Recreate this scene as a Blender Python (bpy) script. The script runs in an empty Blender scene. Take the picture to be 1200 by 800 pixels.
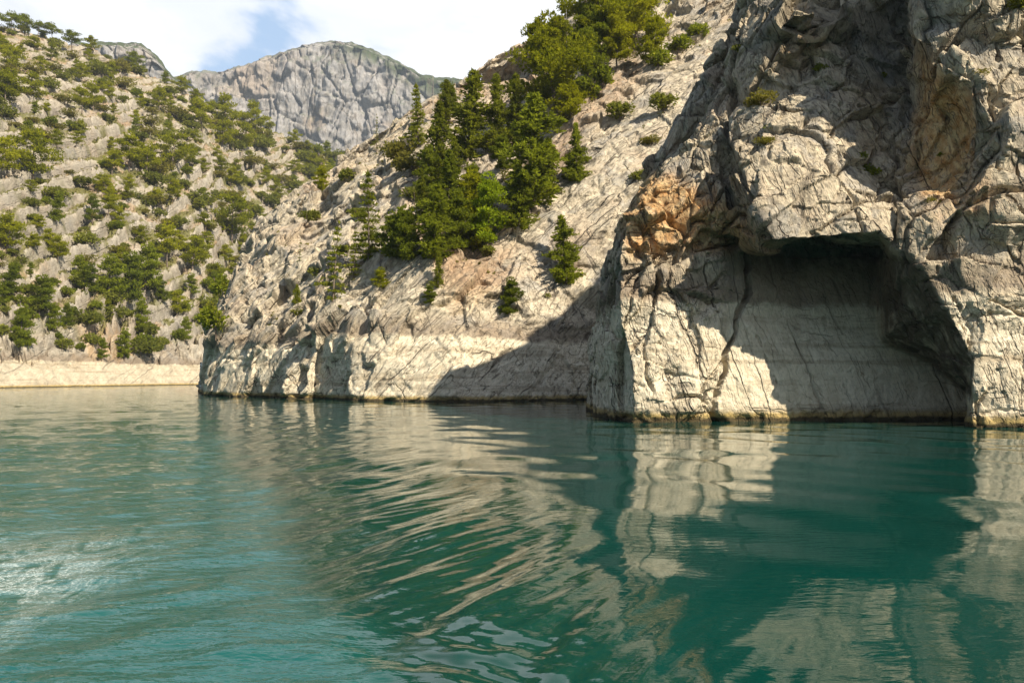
import bpy, bmesh, math, random
import numpy as np
from mathutils import Vector
from mathutils.bvhtree import BVHTree
from mathutils.geometry import delaunay_2d_cdt

C = bpy.context.scene.collection
SC = bpy.context.scene
rad = math.radians

# ------------------------------------------------------------------ camera, sky, sun, exposure
CAM_H = 3.0
FOC = 933.0                      # focal length in photo pixels (1200 wide)
PITCH = math.atan(42.0 / FOC)    # the water horizon sits 42 px under the middle
cd = bpy.data.cameras.new('camera')
cam = bpy.data.objects.new('camera', cd)
C.objects.link(cam)
cd.sensor_width = 36.0
cd.lens = FOC / 1200.0 * 36.0
cd.clip_start = 0.1
cd.clip_end = 20000.0
cam.location = (0, 0, CAM_H)
cam.rotation_euler = (math.pi / 2 + PITCH, 0, 0)
SC.camera = cam

SUN_AZ, SUN_EL = rad(46), rad(40)     # azimuth: to the right of straight behind the camera
SUN = Vector((math.sin(SUN_AZ) * math.cos(SUN_EL), -math.cos(SUN_AZ) * math.cos(SUN_EL), math.sin(SUN_EL)))
SKY_STRENGTH = 0.05
ld = bpy.data.lights.new('sun', 'SUN')
ld.energy = 5.0
ld.angle = rad(0.5)
ld.color = (1.0, 0.90, 0.72)
lo = bpy.data.objects.new('sun', ld)
C.objects.link(lo)
lo.rotation_euler = SUN.to_track_quat('Z', 'Y').to_euler()

SC.view_settings.view_transform = 'Standard'
SC.view_settings.look = 'None'
SC.view_settings.exposure = 1.1
SC.view_settings.gamma = 1.0
SC.view_settings.use_curve_mapping = False
SC.cycles.max_bounces = 6
SC.cycles.diffuse_bounces = 3
SC.cycles.glossy_bounces = 3
SC.cycles.transparent_max_bounces = 8
SC.cycles.caustics_reflective = False
SC.cycles.caustics_refractive = False


class NT:
    """small helper to write node trees"""
    def __init__(self, tree):
        self.t = tree
        tree.nodes.clear()

    def n(self, kind, **kw):
        nd = self.t.nodes.new(kind)
        for k, v in kw.items():
            setattr(nd, k, v)
        return nd

    def lk(self, a, b):
        self.t.links.new(a, b)

    def setin(self, sock, v):
        if isinstance(v, bpy.types.NodeSocket):
            self.lk(v, sock)
        else:
            sock.default_value = v

    def math(self, op, a, b=0.0, c=None, clamp=False):
        nd = self.n('ShaderNodeMath', operation=op, use_clamp=clamp)
        self.setin(nd.inputs[0], a)
        self.setin(nd.inputs[1], b)
        if c is not None:
            self.setin(nd.inputs[2], c)
        return nd.outputs[0]

    def vmath(self, op, a, b=None, scale=None):
        nd = self.n('ShaderNodeVectorMath', operation=op)
        self.setin(nd.inputs[0], a)
        if b is not None:
            self.setin(nd.inputs[1], b)
        if scale is not None:
            self.setin(nd.inputs['Scale'], scale)
        return nd.outputs['Value'] if op in ('DISTANCE', 'LENGTH', 'DOT_PRODUCT') else nd.outputs['Vector']

    def mix(self, f, a, b):
        nd = self.n('ShaderNodeMix', data_type='RGBA')
        self.setin(nd.inputs[0], f)
        self.setin(nd.inputs[6], a if isinstance(a, bpy.types.NodeSocket) else (*a, 1))
        self.setin(nd.inputs[7], b if isinstance(b, bpy.types.NodeSocket) else (*b, 1))
        return nd.outputs[2]

    def ramp(self, f, lo_, hi_):
        """smooth 0..1 between lo_ and hi_"""
        nd = self.n('ShaderNodeMapRange', interpolation_type='SMOOTHSTEP')
        self.setin(nd.inputs['Value'], f)
        self.setin(nd.inputs['From Min'], lo_)
        self.setin(nd.inputs['From Max'], hi_)
        return nd.outputs['Result']

    def noise(self, vec, scale, detail=4.0, rough=0.55, dist=0.0):
        nd = self.n('ShaderNodeTexNoise')
        self.setin(nd.inputs['Vector'], vec)
        nd.inputs['Scale'].default_value = scale
        nd.inputs['Detail'].default_value = detail
        nd.inputs['Roughness'].default_value = rough
        nd.inputs['Distortion'].default_value = dist
        return nd.outputs['Fac']

    def mapping(self, vec, scale=(1, 1, 1), rot=(0, 0, 0), loc=(0, 0, 0)):
        nd = self.n('ShaderNodeMapping')
        self.setin(nd.inputs['Vector'], vec)
        nd.inputs['Scale'].default_value = scale
        nd.inputs['Rotation'].default_value = rot
        nd.inputs['Location'].default_value = loc
        return nd.outputs[0]


def build_world():
    w = bpy.data.worlds.new('World')
    SC.world = w
    w.use_nodes = True
    T = NT(w.node_tree)
    tc = T.n('ShaderNodeTexCoord')
    d = tc.outputs['Generated']
    sky = T.n('ShaderNodeTexSky', sky_type='NISHITA', sun_disc=False)
    sky.sun_elevation = SUN_EL
    sky.sun_rotation = math.atan2(SUN.x, SUN.y)
    sky.altitude = 200
    sky.air_density = 1.0
    sky.dust_density = 1.0
    skyc = T.vmath('SCALE', sky.outputs[0], scale=SKY_STRENGTH)
    sep = T.n('ShaderNodeSeparateXYZ')
    T.lk(d, sep.inputs[0])
    z = sep.outputs[2]
    zz = T.math('ADD', T.math('MAXIMUM', z, 0.0), 0.22)
    cx = T.math('DIVIDE', sep.outputs[0], zz)
    cy = T.math('DIVIDE', sep.outputs[1], zz)
    cmb = T.n('ShaderNodeCombineXYZ')
    T.lk(cx, cmb.inputs[0])
    T.lk(cy, cmb.inputs[1])
    north0 = T.ramp(sep.outputs[1], 0.35, 0.85)
    skyc = T.vmath('ADD', skyc, T.vmath('SCALE', (0.10, 0.175, 0.27), scale=north0))     # bright milky blue low in the north
    n1 = T.noise(cmb.outputs[0], 1.6, 7.0, 0.58, 0.4)
    n2 = T.noise(T.mapping(cmb.outputs[0], loc=(3.1, 7.7, 1.3)), 2.6, 6.0, 0.6, 0.3)
    # more cloud to the north (where the photograph looks), a blue gap left of the far mountain
    north = T.ramp(sep.outputs[1], 0.35, 0.85)
    cover = T.math('ADD', n1, T.math('MULTIPLY_ADD', north, 0.34, -0.10))
    gap_d = Vector((-0.345, 1.0, 0.405)).normalized()
    sq = T.n('ShaderNodeCombineXYZ')
    T.lk(T.math('MULTIPLY', sep.outputs[0], 0.75), sq.inputs[0])
    T.lk(sep.outputs[1], sq.inputs[1])
    T.lk(T.math('MULTIPLY_ADD', sep.outputs[0], -0.5, z), sq.inputs[2])
    gp = (gap_d.x * 0.75, gap_d.y, gap_d.z - 0.5 * gap_d.x)
    gap = T.vmath('DISTANCE', sq.outputs[0], gp)
    gapm = T.math('SUBTRACT', 1.0, T.ramp(T.math('MULTIPLY_ADD', n2, -0.16, gap), -0.075, 0.03))
    cover = T.math('SUBTRACT', cover, T.math('MULTIPLY', gapm, 0.30))
    cm = T.math('MAXIMUM', T.ramp(cover, 0.50, 0.68), T.math('MULTIPLY', north, 0.12))
    cl = T.mix(T.ramp(n2, 0.34, 0.62), (0.74, 0.77, 0.85), (1.0, 0.985, 0.97))
    dim = T.math('MULTIPLY_ADD', north, 0.68, 0.03)
    dim = T.math('MULTIPLY', dim, T.math('MULTIPLY_ADD', T.ramp(z, 0.42, 0.75), -0.55, 1.0))   # thinner overhead
    clc = T.vmath('SCALE', cl, scale=dim)
    col = T.mix(cm, skyc, clc)
    # ground side of the dome stays dark
    col = T.mix(T.ramp(z, -0.06, 0.0), (0.02, 0.05, 0.05), col)
    bg = T.n('ShaderNodeBackground')
    T.lk(col, bg.inputs['Color'])
    bg.inputs['Strength'].default_value = 1.0
    out = T.n('ShaderNodeOutputWorld')
    T.lk(bg.outputs[0], out.inputs[0])


build_world()

# ------------------------------------------------------------------ projecting traced points to real places
SP, CP = math.sin(PITCH), math.cos(PITCH)


def at(px, py, Y):
    u, v = (px - 600.0) / FOC, (400.0 - py) / FOC
    dx, dy, dz = u, CP - v * SP, SP + v * CP
    k = Y / dy
    return (dx * k, Y, CAM_H + dz * k)


def ray(px, py):
    u, v = (px - 600.0) / FOC, (400.0 - py) / FOC
    return Vector((u, CP - v * SP, SP + v * CP)).normalized()


def water_at(px, Y, z=0.0):
    # the point at depth Y, height z, seen in column px
    dz = z - CAM_H
    depth = Y * CP + dz * SP
    return ((px - 600.0) / FOC * depth, Y, z)


def to_px(P):
    P = np.asarray(P)
    y, z = P[:, 1], P[:, 2] - CAM_H
    dep = y * CP + z * SP
    up = z * CP - y * SP
    dep = np.maximum(dep, 0.1)
    return 600 + FOC * P[:, 0] / dep, 400 - FOC * up / dep


# ------------------------------------------------------------------ numpy noise
_rng = np.random.RandomState(7)
_perm = np.concatenate([_rng.permutation(256)] * 3).astype(np.int64)
_grad = _rng.normal(size=(256, 3))
_grad /= np.linalg.norm(_grad, axis=1)[:, None]
_rnd = _rng.rand(256, 6)


def _hash(i, j, k):
    return _perm[_perm[_perm[i & 255] + (j & 255)] + (k & 255)]


def perlin(P):
    I = np.floor(P).astype(np.int64)
    f = P - I
    u = f * f * f * (f * (f * 6 - 15) + 10)
    out = np.zeros(len(P))
    for a in (0, 1):
        wx = u[:, 0] if a else 1 - u[:, 0]
        for b in (0, 1):
            wy = u[:, 1] if b else 1 - u[:, 1]
            for c in (0, 1):
                wz = u[:, 2] if c else 1 - u[:, 2]
                g = _grad[_hash(I[:, 0] + a, I[:, 1] + b, I[:, 2] + c)]
                dd = (f[:, 0] - a) * g[:, 0] + (f[:, 1] - b) * g[:, 1] + (f[:, 2] - c) * g[:, 2]
                out += wx * wy * wz * dd
    return out * 1.5


def fbm(P, oct_=4, gain=0.5):
    s, a = np.zeros(len(P)), 1.0
    for o in range(oct_):
        s += a * perlin(P * (2.0 ** o) + o * 17.3)
        a *= gain
    return s


def ridged(P, oct_=4):
    s, a = np.zeros(len(P)), 1.0
    for o in range(oct_):
        s += a * (1 - np.abs(perlin(P * (2.0 ** o) + o * 9.1)) * 2)
        a *= 0.5
    return s


def worley(P):
    """F1, F2, six random numbers of the nearest cell, vector from its centre"""
    I = np.floor(P).astype(np.int64)
    n = len(P)
    F1 = np.full(n, 9.0)
    F2 = np.full(n, 9.0)
    H = np.zeros(n, dtype=np.int64)
    V = np.zeros((n, 3))
    for a in (-1, 0, 1):
        for b in (-1, 0, 1):
            for c in (-1, 0, 1):
                J = I + np.array([a, b, c])
                h = _hash(J[:, 0], J[:, 1], J[:, 2])
                v = P - (J + _rnd[h, :3])
                dd = np.sqrt((v * v).sum(1))
                closer = dd < F1
                F2 = np.where(closer, F1, np.minimum(F2, dd))
                F1 = np.where(closer, dd, F1)
                H = np.where(closer, h, H)
                V[closer] = v[closer]
    return F1, F2, _rnd[H], V


def sstep(x, a, b):
    t = np.clip((x - a) / (b - a), 0, 1)
    return t * t * (3 - 2 * t)


def plates(P, normal, size, aspect=0.28, tilt=0.7, crackw=0.09):
    """flat slabs lying across the given direction, split by joints"""
    n = np.array(normal, float)
    n /= np.linalg.norm(n)
    u = np.cross(n, [0.13, 0.31, 0.94])
    u /= np.linalg.norm(u)
    v = np.cross(n, u)
    return blocks(np.stack([P @ n, (P @ u) * aspect, (P @ v) * aspect * 1.5], 1), size, tilt, crackw)


def blocks(P, size, tilt=0.7, crackw=0.10):
    """angular rock: each cell a tilted flat block, a crack at its edges"""
    F1, F2, R, V = worley(P / size)
    off = (R[:, 3] - 0.5) + ((R[:, [4, 5, 0]] - 0.5) * V).sum(1) * 2 * tilt
    crack = 1 - sstep(F2 - F1, 0.0, crackw)
    return off, crack


def poly_mask(px, py, poly, soft=8.0):
    """1 inside a polygon, fading over soft pixels"""
    poly = np.asarray(poly, float)
    inside = np.zeros(len(px), bool)
    dist = np.full(len(px), 1e9)
    m = len(poly)
    for i in range(m):
        x0, y0 = poly[i]
        x1, y1 = poly[(i + 1) % m]
        cond = (y0 > py) != (y1 > py)
        with np.errstate(divide='ignore', invalid='ignore'):
            xi = (x1 - x0) * (py - y0) / (y1 - y0 if y1 != y0 else 1e-9) + x0
        inside ^= cond & (px < xi)
        ex, ey = x1 - x0, y1 - y0
        t = np.clip(((px - x0) * ex + (py - y0) * ey) / (ex * ex + ey * ey + 1e-9), 0, 1)
        dist = np.minimum(dist, np.hypot(px - x0 - t * ex, py - y0 - t * ey))
    sd = np.where(inside, dist, -dist)
    return sstep(sd, -soft, soft)


# ------------------------------------------------------------------ objects, tags
def tag(o, label=None, cat=None, group=None, kind=None):
    if label:
        o['label'] = label
    if cat:
        o['category'] = cat
    if group:
        o['group'] = group
    if kind:
        o['kind'] = kind
    return o


def link(name, me, mat=None, parent=None):
    o = bpy.data.objects.new(name, me)
    C.objects.link(o)
    if mat and me is not None and not me.materials:
        me.materials.append(mat)
    if parent:
        o.parent = parent
    return o


def mesh_np(name, V, F, smooth=False):
    """V (n,3); F (m,3) or (m,4) int arrays, or a list of such arrays"""
    me = bpy.data.meshes.new(name)
    Fs = F if isinstance(F, list) else [F]
    V = np.ascontiguousarray(V, dtype=np.float32)
    me.vertices.add(len(V))
    me.vertices.foreach_set('co', V.ravel())
    loops = np.concatenate([f.ravel() for f in Fs]).astype(np.int32)
    tot = np.concatenate([np.full(len(f), f.shape[1]) for f in Fs]).astype(np.int32)
    st = np.concatenate([[0], np.cumsum(tot)[:-1]]).astype(np.int32)
    me.loops.add(len(loops))
    me.loops.foreach_set('vertex_index', loops)
    me.polygons.add(len(tot))
    me.polygons.foreach_set('loop_start', st)
    me.update(calc_edges=True)
    me.validate()
    if smooth:
        me.polygons.foreach_set('use_smooth', np.ones(len(me.polygons), bool))
    return me


def set_attr(me, name, vals):
    a = me.attributes.new(name, 'FLOAT', 'POINT')
    a.data.foreach_set('value', np.ascontiguousarray(vals, dtype=np.float32))


def get_co(me):
    a = np.empty(len(me.vertices) * 3, np.float32)
    me.vertices.foreach_get('co', a)
    return a.reshape(-1, 3).astype(float)


def get_no(me):
    a = np.empty(len(me.vertices) * 3, np.float32)
    me.vertices.foreach_get('normal', a)
    return a.reshape(-1, 3).astype(float)


# ------------------------------------------------------------------ materials
def rock_material(name, ring=True, grey=(0.40, 0.365, 0.315), pale=(0.52, 0.475, 0.405), warm=(0.43, 0.33, 0.235), scale=1.0,
                  orange=True, bump=0.5, scrub=None, soil=None, strata=(0.0, 0.0, 0.0), streak=0.55, beds=False, joint=1.0, patches=False, cream=((0.54, 0.46, 0.335), (0.70, 0.62, 0.475))):
    m = bpy.data.materials.new(name)
    m.use_nodes = True
    T = NT(m.node_tree)
    geo = T.n('ShaderNodeNewGeometry')
    P = geo.outputs['Position']
    sep = T.n('ShaderNodeSeparateXYZ')
    T.lk(P, sep.inputs[0])
    z = sep.outputs[2]
    nb = T.noise(P, 0.16 * scale, 5, 0.6)
    nm = T.noise(P, 0.9 * scale, 6, 0.65, 0.6)
    nf = T.noise(P, 5.0 * scale, 5, 0.7)
    col = T.mix(T.ramp(nm, 0.36, 0.64), grey, pale)
    col = T.mix(T.math('MULTIPLY', T.ramp(nb, 0.50, 0.68), 0.7), col, warm)
    ng = T.noise(T.mapping(P, loc=(40, 9, 3)), 0.30 * scale, 6, 0.65, 0.5)
    col = T.mix(T.math('MULTIPLY', T.ramp(ng, 0.50, 0.62), 0.65), col, (grey[0] * 0.80, grey[0] * 0.755, grey[0] * 0.69))
    # rain streaks: stretched down the face
    st = T.noise(T.mapping(P, scale=(1.1 * scale, 1.1 * scale, 0.10 * scale)), 1.0, 5, 0.6, 0.3)
    col = T.mix(T.math('MULTIPLY', T.ramp(st, 0.53, 0.68), streak), col, (0.14, 0.115, 0.085))
    # lichen, grains
    col = T.mix(T.math('MULTIPLY', T.ramp(nf, 0.52, 0.72), 0.35), col, (0.20, 0.18, 0.155))
    col = T.mix(T.math('MULTIPLY', T.ramp(nf, 0.46, 0.28), 0.30), col, (0.66, 0.62, 0.55))
    if beds:
        ba = T.n('ShaderNodeAttribute', attribute_name='bed')
        bc = T.n('ShaderNodeCombineXYZ')
        T.lk(T.math('MULTIPLY', ba.outputs['Fac'], 4.0), bc.inputs[0])
        T.lk(T.math('MULTIPLY', sep.outputs[0], 0.05), bc.inputs[1])
        T.lk(T.math('MULTIPLY', sep.outputs[1], 0.03), bc.inputs[2])
        bedn = T.noise(bc.outputs[0], 1.0, 4, 0.65, 0.2)
        col = T.mix(T.math('MULTIPLY', T.ramp(bedn, 0.50, 0.38), 0.75), col, (0.17, 0.14, 0.105))
        col = T.mix(T.math('MULTIPLY', T.ramp(bedn, 0.55, 0.66), 0.45), col, (0.44, 0.395, 0.325))
    if orange:
        at_ = T.n('ShaderNodeAttribute', attribute_name='stain')
        on = T.noise(P, 1.4, 5, 0.65, 0.5)
        oc = T.mix(T.ramp(on, 0.35, 0.65), (0.40, 0.21, 0.08), (0.57, 0.40, 0.205))
        of = T.math('MULTIPLY', at_.outputs['Fac'], T.ramp(T.math('MULTIPLY_ADD', st, 0.8, T.math('MULTIPLY', T.noise(P, 0.8, 6, 0.7), 0.8)), 0.50, 0.76))
        col = T.mix(of, col, oc)
    if soil is not None:
        sa = T.n('ShaderNodeAttribute', attribute_name='soil')
        col = T.mix(T.math('MULTIPLY', sa.outputs['Fac'], T.ramp(nm, 0.30, 0.55)), col, soil)
    if scrub is not None:
        sc_ = T.n('ShaderNodeAttribute', attribute_name='scrub')
        col = T.mix(sc_.outputs['Fac'], col, scrub)
    if beds:
        # the hard beds crop out as pale bands, earth and gap shade painted under each
        bf = T.math('FRACT', ba.outputs['Fac'])
        og = T.ramp(T.noise(P, 0.05, 5, 0.65), 0.40, 0.55)
        band = T.math('MULTIPLY', T.ramp(bf, 0.0, 0.03), T.ramp(bf, 0.30, 0.20))
        col = T.mix(T.math('MULTIPLY', T.math('MULTIPLY', band, og), 0.75), col, T.mix(T.ramp(nm, 0.35, 0.65), (0.27, 0.235, 0.19), (0.42, 0.375, 0.31)))
        gapl = T.math('MULTIPLY', T.ramp(bf, 0.90, 0.95), T.math('MULTIPLY_ADD', og, 0.6, 0.2))
        col = T.mix(gapl, col, (0.105, 0.082, 0.055))
    if ring:
        wob = T.math('MULTIPLY_ADD', T.noise(P, 0.30, 7, 0.7), 2.6, T.math('MULTIPLY_ADD', T.noise(P, 0.045, 3), 3.0, T.math('SUBTRACT', z, 2.05)))
        # dried brown film just over the old high water line
        f1 = T.math('MULTIPLY', T.ramp(wob, 8.3, 9.0), T.ramp(wob, 12.5, 9.6))
        col = T.mix(T.math('MULTIPLY', f1, 0.62), col, (0.20, 0.15, 0.105))
        # bleached draw-down band
        cream = T.mix(T.ramp(nm, 0.30, 0.68), cream[0], cream[1])
        ct = T.mix(T.math('MULTIPLY', T.ramp(nf, 0.55, 0.70), 0.45), cream, (0.30, 0.24, 0.17))
        f2 = T.ramp(wob, 9.2, 8.6)
        col = T.mix(T.math('MULTIPLY', f2, 0.92), col, ct)
        # several old water lines inside the band
        ln = T.n('ShaderNodeCombineXYZ')
        T.lk(T.math('MULTIPLY', sep.outputs[0], 0.03), ln.inputs[0])
        T.lk(T.math('MULTIPLY', sep.outputs[1], 0.03), ln.inputs[1])
        T.lk(T.math('MULTIPLY_ADD', nm, 0.35, T.math('MULTIPLY', z, 0.9)), ln.inputs[2])
        lines = T.noise(ln.outputs[0], 1.0, 4, 0.7)
        col = T.mix(T.math('MULTIPLY', T.math('MULTIPLY', f2, T.ramp(lines, 0.50, 0.66)), 0.6), col, (0.30, 0.235, 0.155))
        # wet algae line
        wl = T.math('MULTIPLY_ADD', T.noise(P, 1.6, 4, 0.6), 0.55, z)
        col = T.mix(T.math('MULTIPLY', T.ramp(wl, 1.15, 0.70), 0.85), col, (0.36, 0.25, 0.075))
        col = T.mix(T.math('MULTIPLY', T.ramp(wl, 0.66, 0.44), 0.92), col, (0.045, 0.035, 0.02))
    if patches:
        dk = T.n('ShaderNodeAttribute', attribute_name='varnish_shade').outputs['Fac']  # dark rock stain with the shade of overhangs painted into it
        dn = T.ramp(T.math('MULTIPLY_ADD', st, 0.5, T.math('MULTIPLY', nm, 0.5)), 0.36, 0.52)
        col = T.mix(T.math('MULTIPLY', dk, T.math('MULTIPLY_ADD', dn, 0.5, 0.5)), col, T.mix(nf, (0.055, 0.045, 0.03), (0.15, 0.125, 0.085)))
    # long fissures: thin zero lines of stretched noise, one family along the strata, one across
    wv = T.n('ShaderNodeTexNoise')
    T.lk(P, wv.inputs['Vector'])
    wv.inputs['Scale'].default_value = 1.1 * scale
    wv.inputs['Detail'].default_value = 5
    Pw = T.vmath('ADD', P, T.vmath('SCALE', T.vmath('SUBTRACT', wv.outputs['Color'], (0.5, 0.5, 0.5)), scale=0.35 / scale))

    def fissure(sx, sz, rot, w, seed, keep, glen=0.22):
        q = T.mapping(Pw, rot=rot)
        v = T.mapping(q, scale=(sx * scale, sx * scale, sz * scale), loc=(seed, seed * 2.3, seed * 0.7))
        n = T.noise(v, 1.0, 1.0, 0.4)
        line = T.ramp(T.math('ABSOLUTE', T.math('SUBTRACT', n, 0.5)), 0.0, w)
        gate = T.ramp(T.noise(T.mapping(q, scale=(sx * scale * 0.7, sx * scale * 0.7, sx * scale * glen), loc=(seed * 3, seed, 0)), 1.0, 2), keep, keep - 0.08)
        return T.math('MAXIMUM', line, gate)

    r0 = strata
    r1 = (strata[0], strata[1] + 1.2, strata[2])
    c1 = fissure(0.42, 0.016, r0, 0.014, 3.0, 0.54)
    c2 = fissure(1.2, 0.05, r0, 0.026, 7.0, 0.56)
    c3 = fissure(0.8, 0.04, r1, 0.018, 13.0, 0.60)
    c4 = fissure(3.0, 0.16, r0, 0.05, 17.0, 0.56, 0.3)
    c5 = fissure(6.5, 0.6, r0, 0.08, 23.0, 0.55, 0.4)
    crk = T.math('MULTIPLY', T.math('MULTIPLY', T.math('MULTIPLY_ADD', c1, 0.75, 0.25), T.math('MULTIPLY_ADD', c2, 0.55, 0.45)),
                 T.math('MULTIPLY', T.math('MULTIPLY_ADD', c3, 0.6, 0.4), T.math('MULTIPLY', T.math('MULTIPLY_ADD', c4, 0.55, 0.45), T.math('MULTIPLY_ADD', c5, 0.45, 0.55))))
    jt = joint
    if patches:
        jt = T.math('MULTIPLY', T.n('ShaderNodeAttribute', attribute_name='jointing').outputs['Fac'], joint)
    crk = T.math('ADD', T.math('MULTIPLY', crk, jt), T.math('SUBTRACT', 1.0, jt))
    col = T.mix(crk, (0.085, 0.066, 0.048), col)      # earth and lichen in the joints

    def chips(s_, sc3, rot):
        nd = T.n('ShaderNodeTexVoronoi', feature='F1')
        T.lk(T.mapping(Pw, scale=sc3, rot=rot), nd.inputs['Vector'])
        nd.inputs['Scale'].default_value = s_ * scale
        sp_ = T.n('ShaderNodeSeparateColor')
        T.lk(nd.outputs['Color'], sp_.inputs[0])
        return sp_.outputs[0]

    rg = T.n('ShaderNodeTexNoise', noise_type='RIDGED_MULTIFRACTAL')
    T.lk(T.mapping(T.mapping(Pw, rot=r0), scale=(1, 1, 0.3)), rg.inputs['Vector'])
    rg.inputs['Scale'].default_value = 2.6 * scale
    rg.inputs['Detail'].default_value = 5
    rg.inputs['Roughness'].default_value = 0.6
    h = T.math('MULTIPLY', nm, 0.15 / scale)
    h = T.math('MULTIPLY_ADD', nf, 0.06 / scale, h)
    h = T.math('MULTIPLY_ADD', T.noise(P, 18.0 * scale, 4, 0.7), 0.022 / scale, h)
    h = T.math('MULTIPLY_ADD', rg.outputs['Fac'], -0.035 / scale, h)
    h = T.math('MULTIPLY_ADD', chips(1.1, (1, 1, 0.4), r0), 0.10 / scale, h)
    h = T.math('MULTIPLY_ADD', chips(3.1, (1, 1, 0.45), r0), 0.035 / scale, h)
    h = T.math('ADD', T.math('MULTIPLY', T.math('MULTIPLY', c1, 0.36 / scale), jt), h)
    h = T.math('ADD', T.math('MULTIPLY', T.math('MULTIPLY', c2, 0.17 / scale), jt), h)
    h = T.math('ADD', T.math('MULTIPLY', T.math('MULTIPLY', c3, 0.17 / scale), jt), h)
    h = T.math('ADD', T.math('MULTIPLY', T.math('MULTIPLY', c4, 0.075 / scale), jt), h)
    h = T.math('ADD', T.math('MULTIPLY', T.math('MULTIPLY', c5, 0.035 / scale), jt), h)
    h = T.math('MULTIPLY_ADD', st, streak * 0.15 / scale, h)
    if beds:
        h = T.math('MULTIPLY_ADD', bedn, 0.9, h)
    bp = T.n('ShaderNodeBump')
    bp.inputs['Strength'].default_value = bump
    bp.inputs['Distance'].default_value = 1.0
    T.lk(h, bp.inputs['Height'])
    b = T.n('ShaderNodeBsdfPrincipled')
    T.lk(col, b.inputs['Base Color'])
    b.inputs['Roughness'].default_value = 0.9
    b.inputs['Specular IOR Level'].default_value = 0.15
    T.lk(bp.outputs[0], b.inputs['Normal'])
    o = T.n('ShaderNodeOutputMaterial')
    T.lk(b.outputs[0], o.inputs[0])
    return m


def leaf_material(name, dark, light, tip=None, trans=0.5):
    m = bpy.data.materials.new(name)
    m.use_nodes = True
    T = NT(m.node_tree)
    a = T.n('ShaderNodeAttribute', attribute_name='tint')
    oi = T.n('ShaderNodeObjectInfo')
    f = T.math('ADD', T.math('MULTIPLY', a.outputs['Fac'], 0.6), T.math('MULTIPLY', oi.outputs['Random'], 0.5), clamp=True)
    col = T.mix(f, dark, light)
    if tip is not None:
        col = T.mix(T.ramp(a.outputs['Fac'], 0.75, 1.0), col, tip)
    df = T.n('ShaderNodeBsdfDiffuse')
    T.lk(col, df.inputs['Color'])
    tr = T.n('ShaderNodeBsdfTranslucent')
    T.lk(T.mix(0.4, col, (light[0] * 1.2, light[1] * 1.2, light[2] * 0.6)), tr.inputs['Color'])
    mx = T.n('ShaderNodeMixShader')
    mx.inputs[0].default_value = trans
    T.lk(df.outputs[0], mx.inputs[1])
    T.lk(tr.outputs[0], mx.inputs[2])
    o = T.n('ShaderNodeOutputMaterial')
    T.lk(mx.outputs[0], o.inputs[0])
    return m


def plain_material(name, c1, c2, scale=6.0, rough=0.85):
    m = bpy.data.materials.new(name)
    m.use_nodes = True
    T = NT(m.node_tree)
    geo = T.n('ShaderNodeNewGeometry')
    nz = T.noise(T.mapping(geo.outputs['Position'], scale=(1, 1, 0.3)), scale, 4, 0.65)
    b = T.n('ShaderNodeBsdfPrincipled')
    T.lk(T.mix(T.ramp(nz, 0.35, 0.65), c1, c2), b.inputs['Base Color'])
    b.inputs['Roughness'].default_value = rough
    bp = T.n('ShaderNodeBump')
    bp.inputs['Strength'].default_value = 0.5
    bp.inputs['Distance'].default_value = 0.05
    T.lk(nz, bp.inputs['Height'])
    T.lk(bp.outputs[0], b.inputs['Normal'])
    o = T.n('ShaderNodeOutputMaterial')
    T.lk(b.outputs[0], o.inputs[0])
    return m


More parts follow.
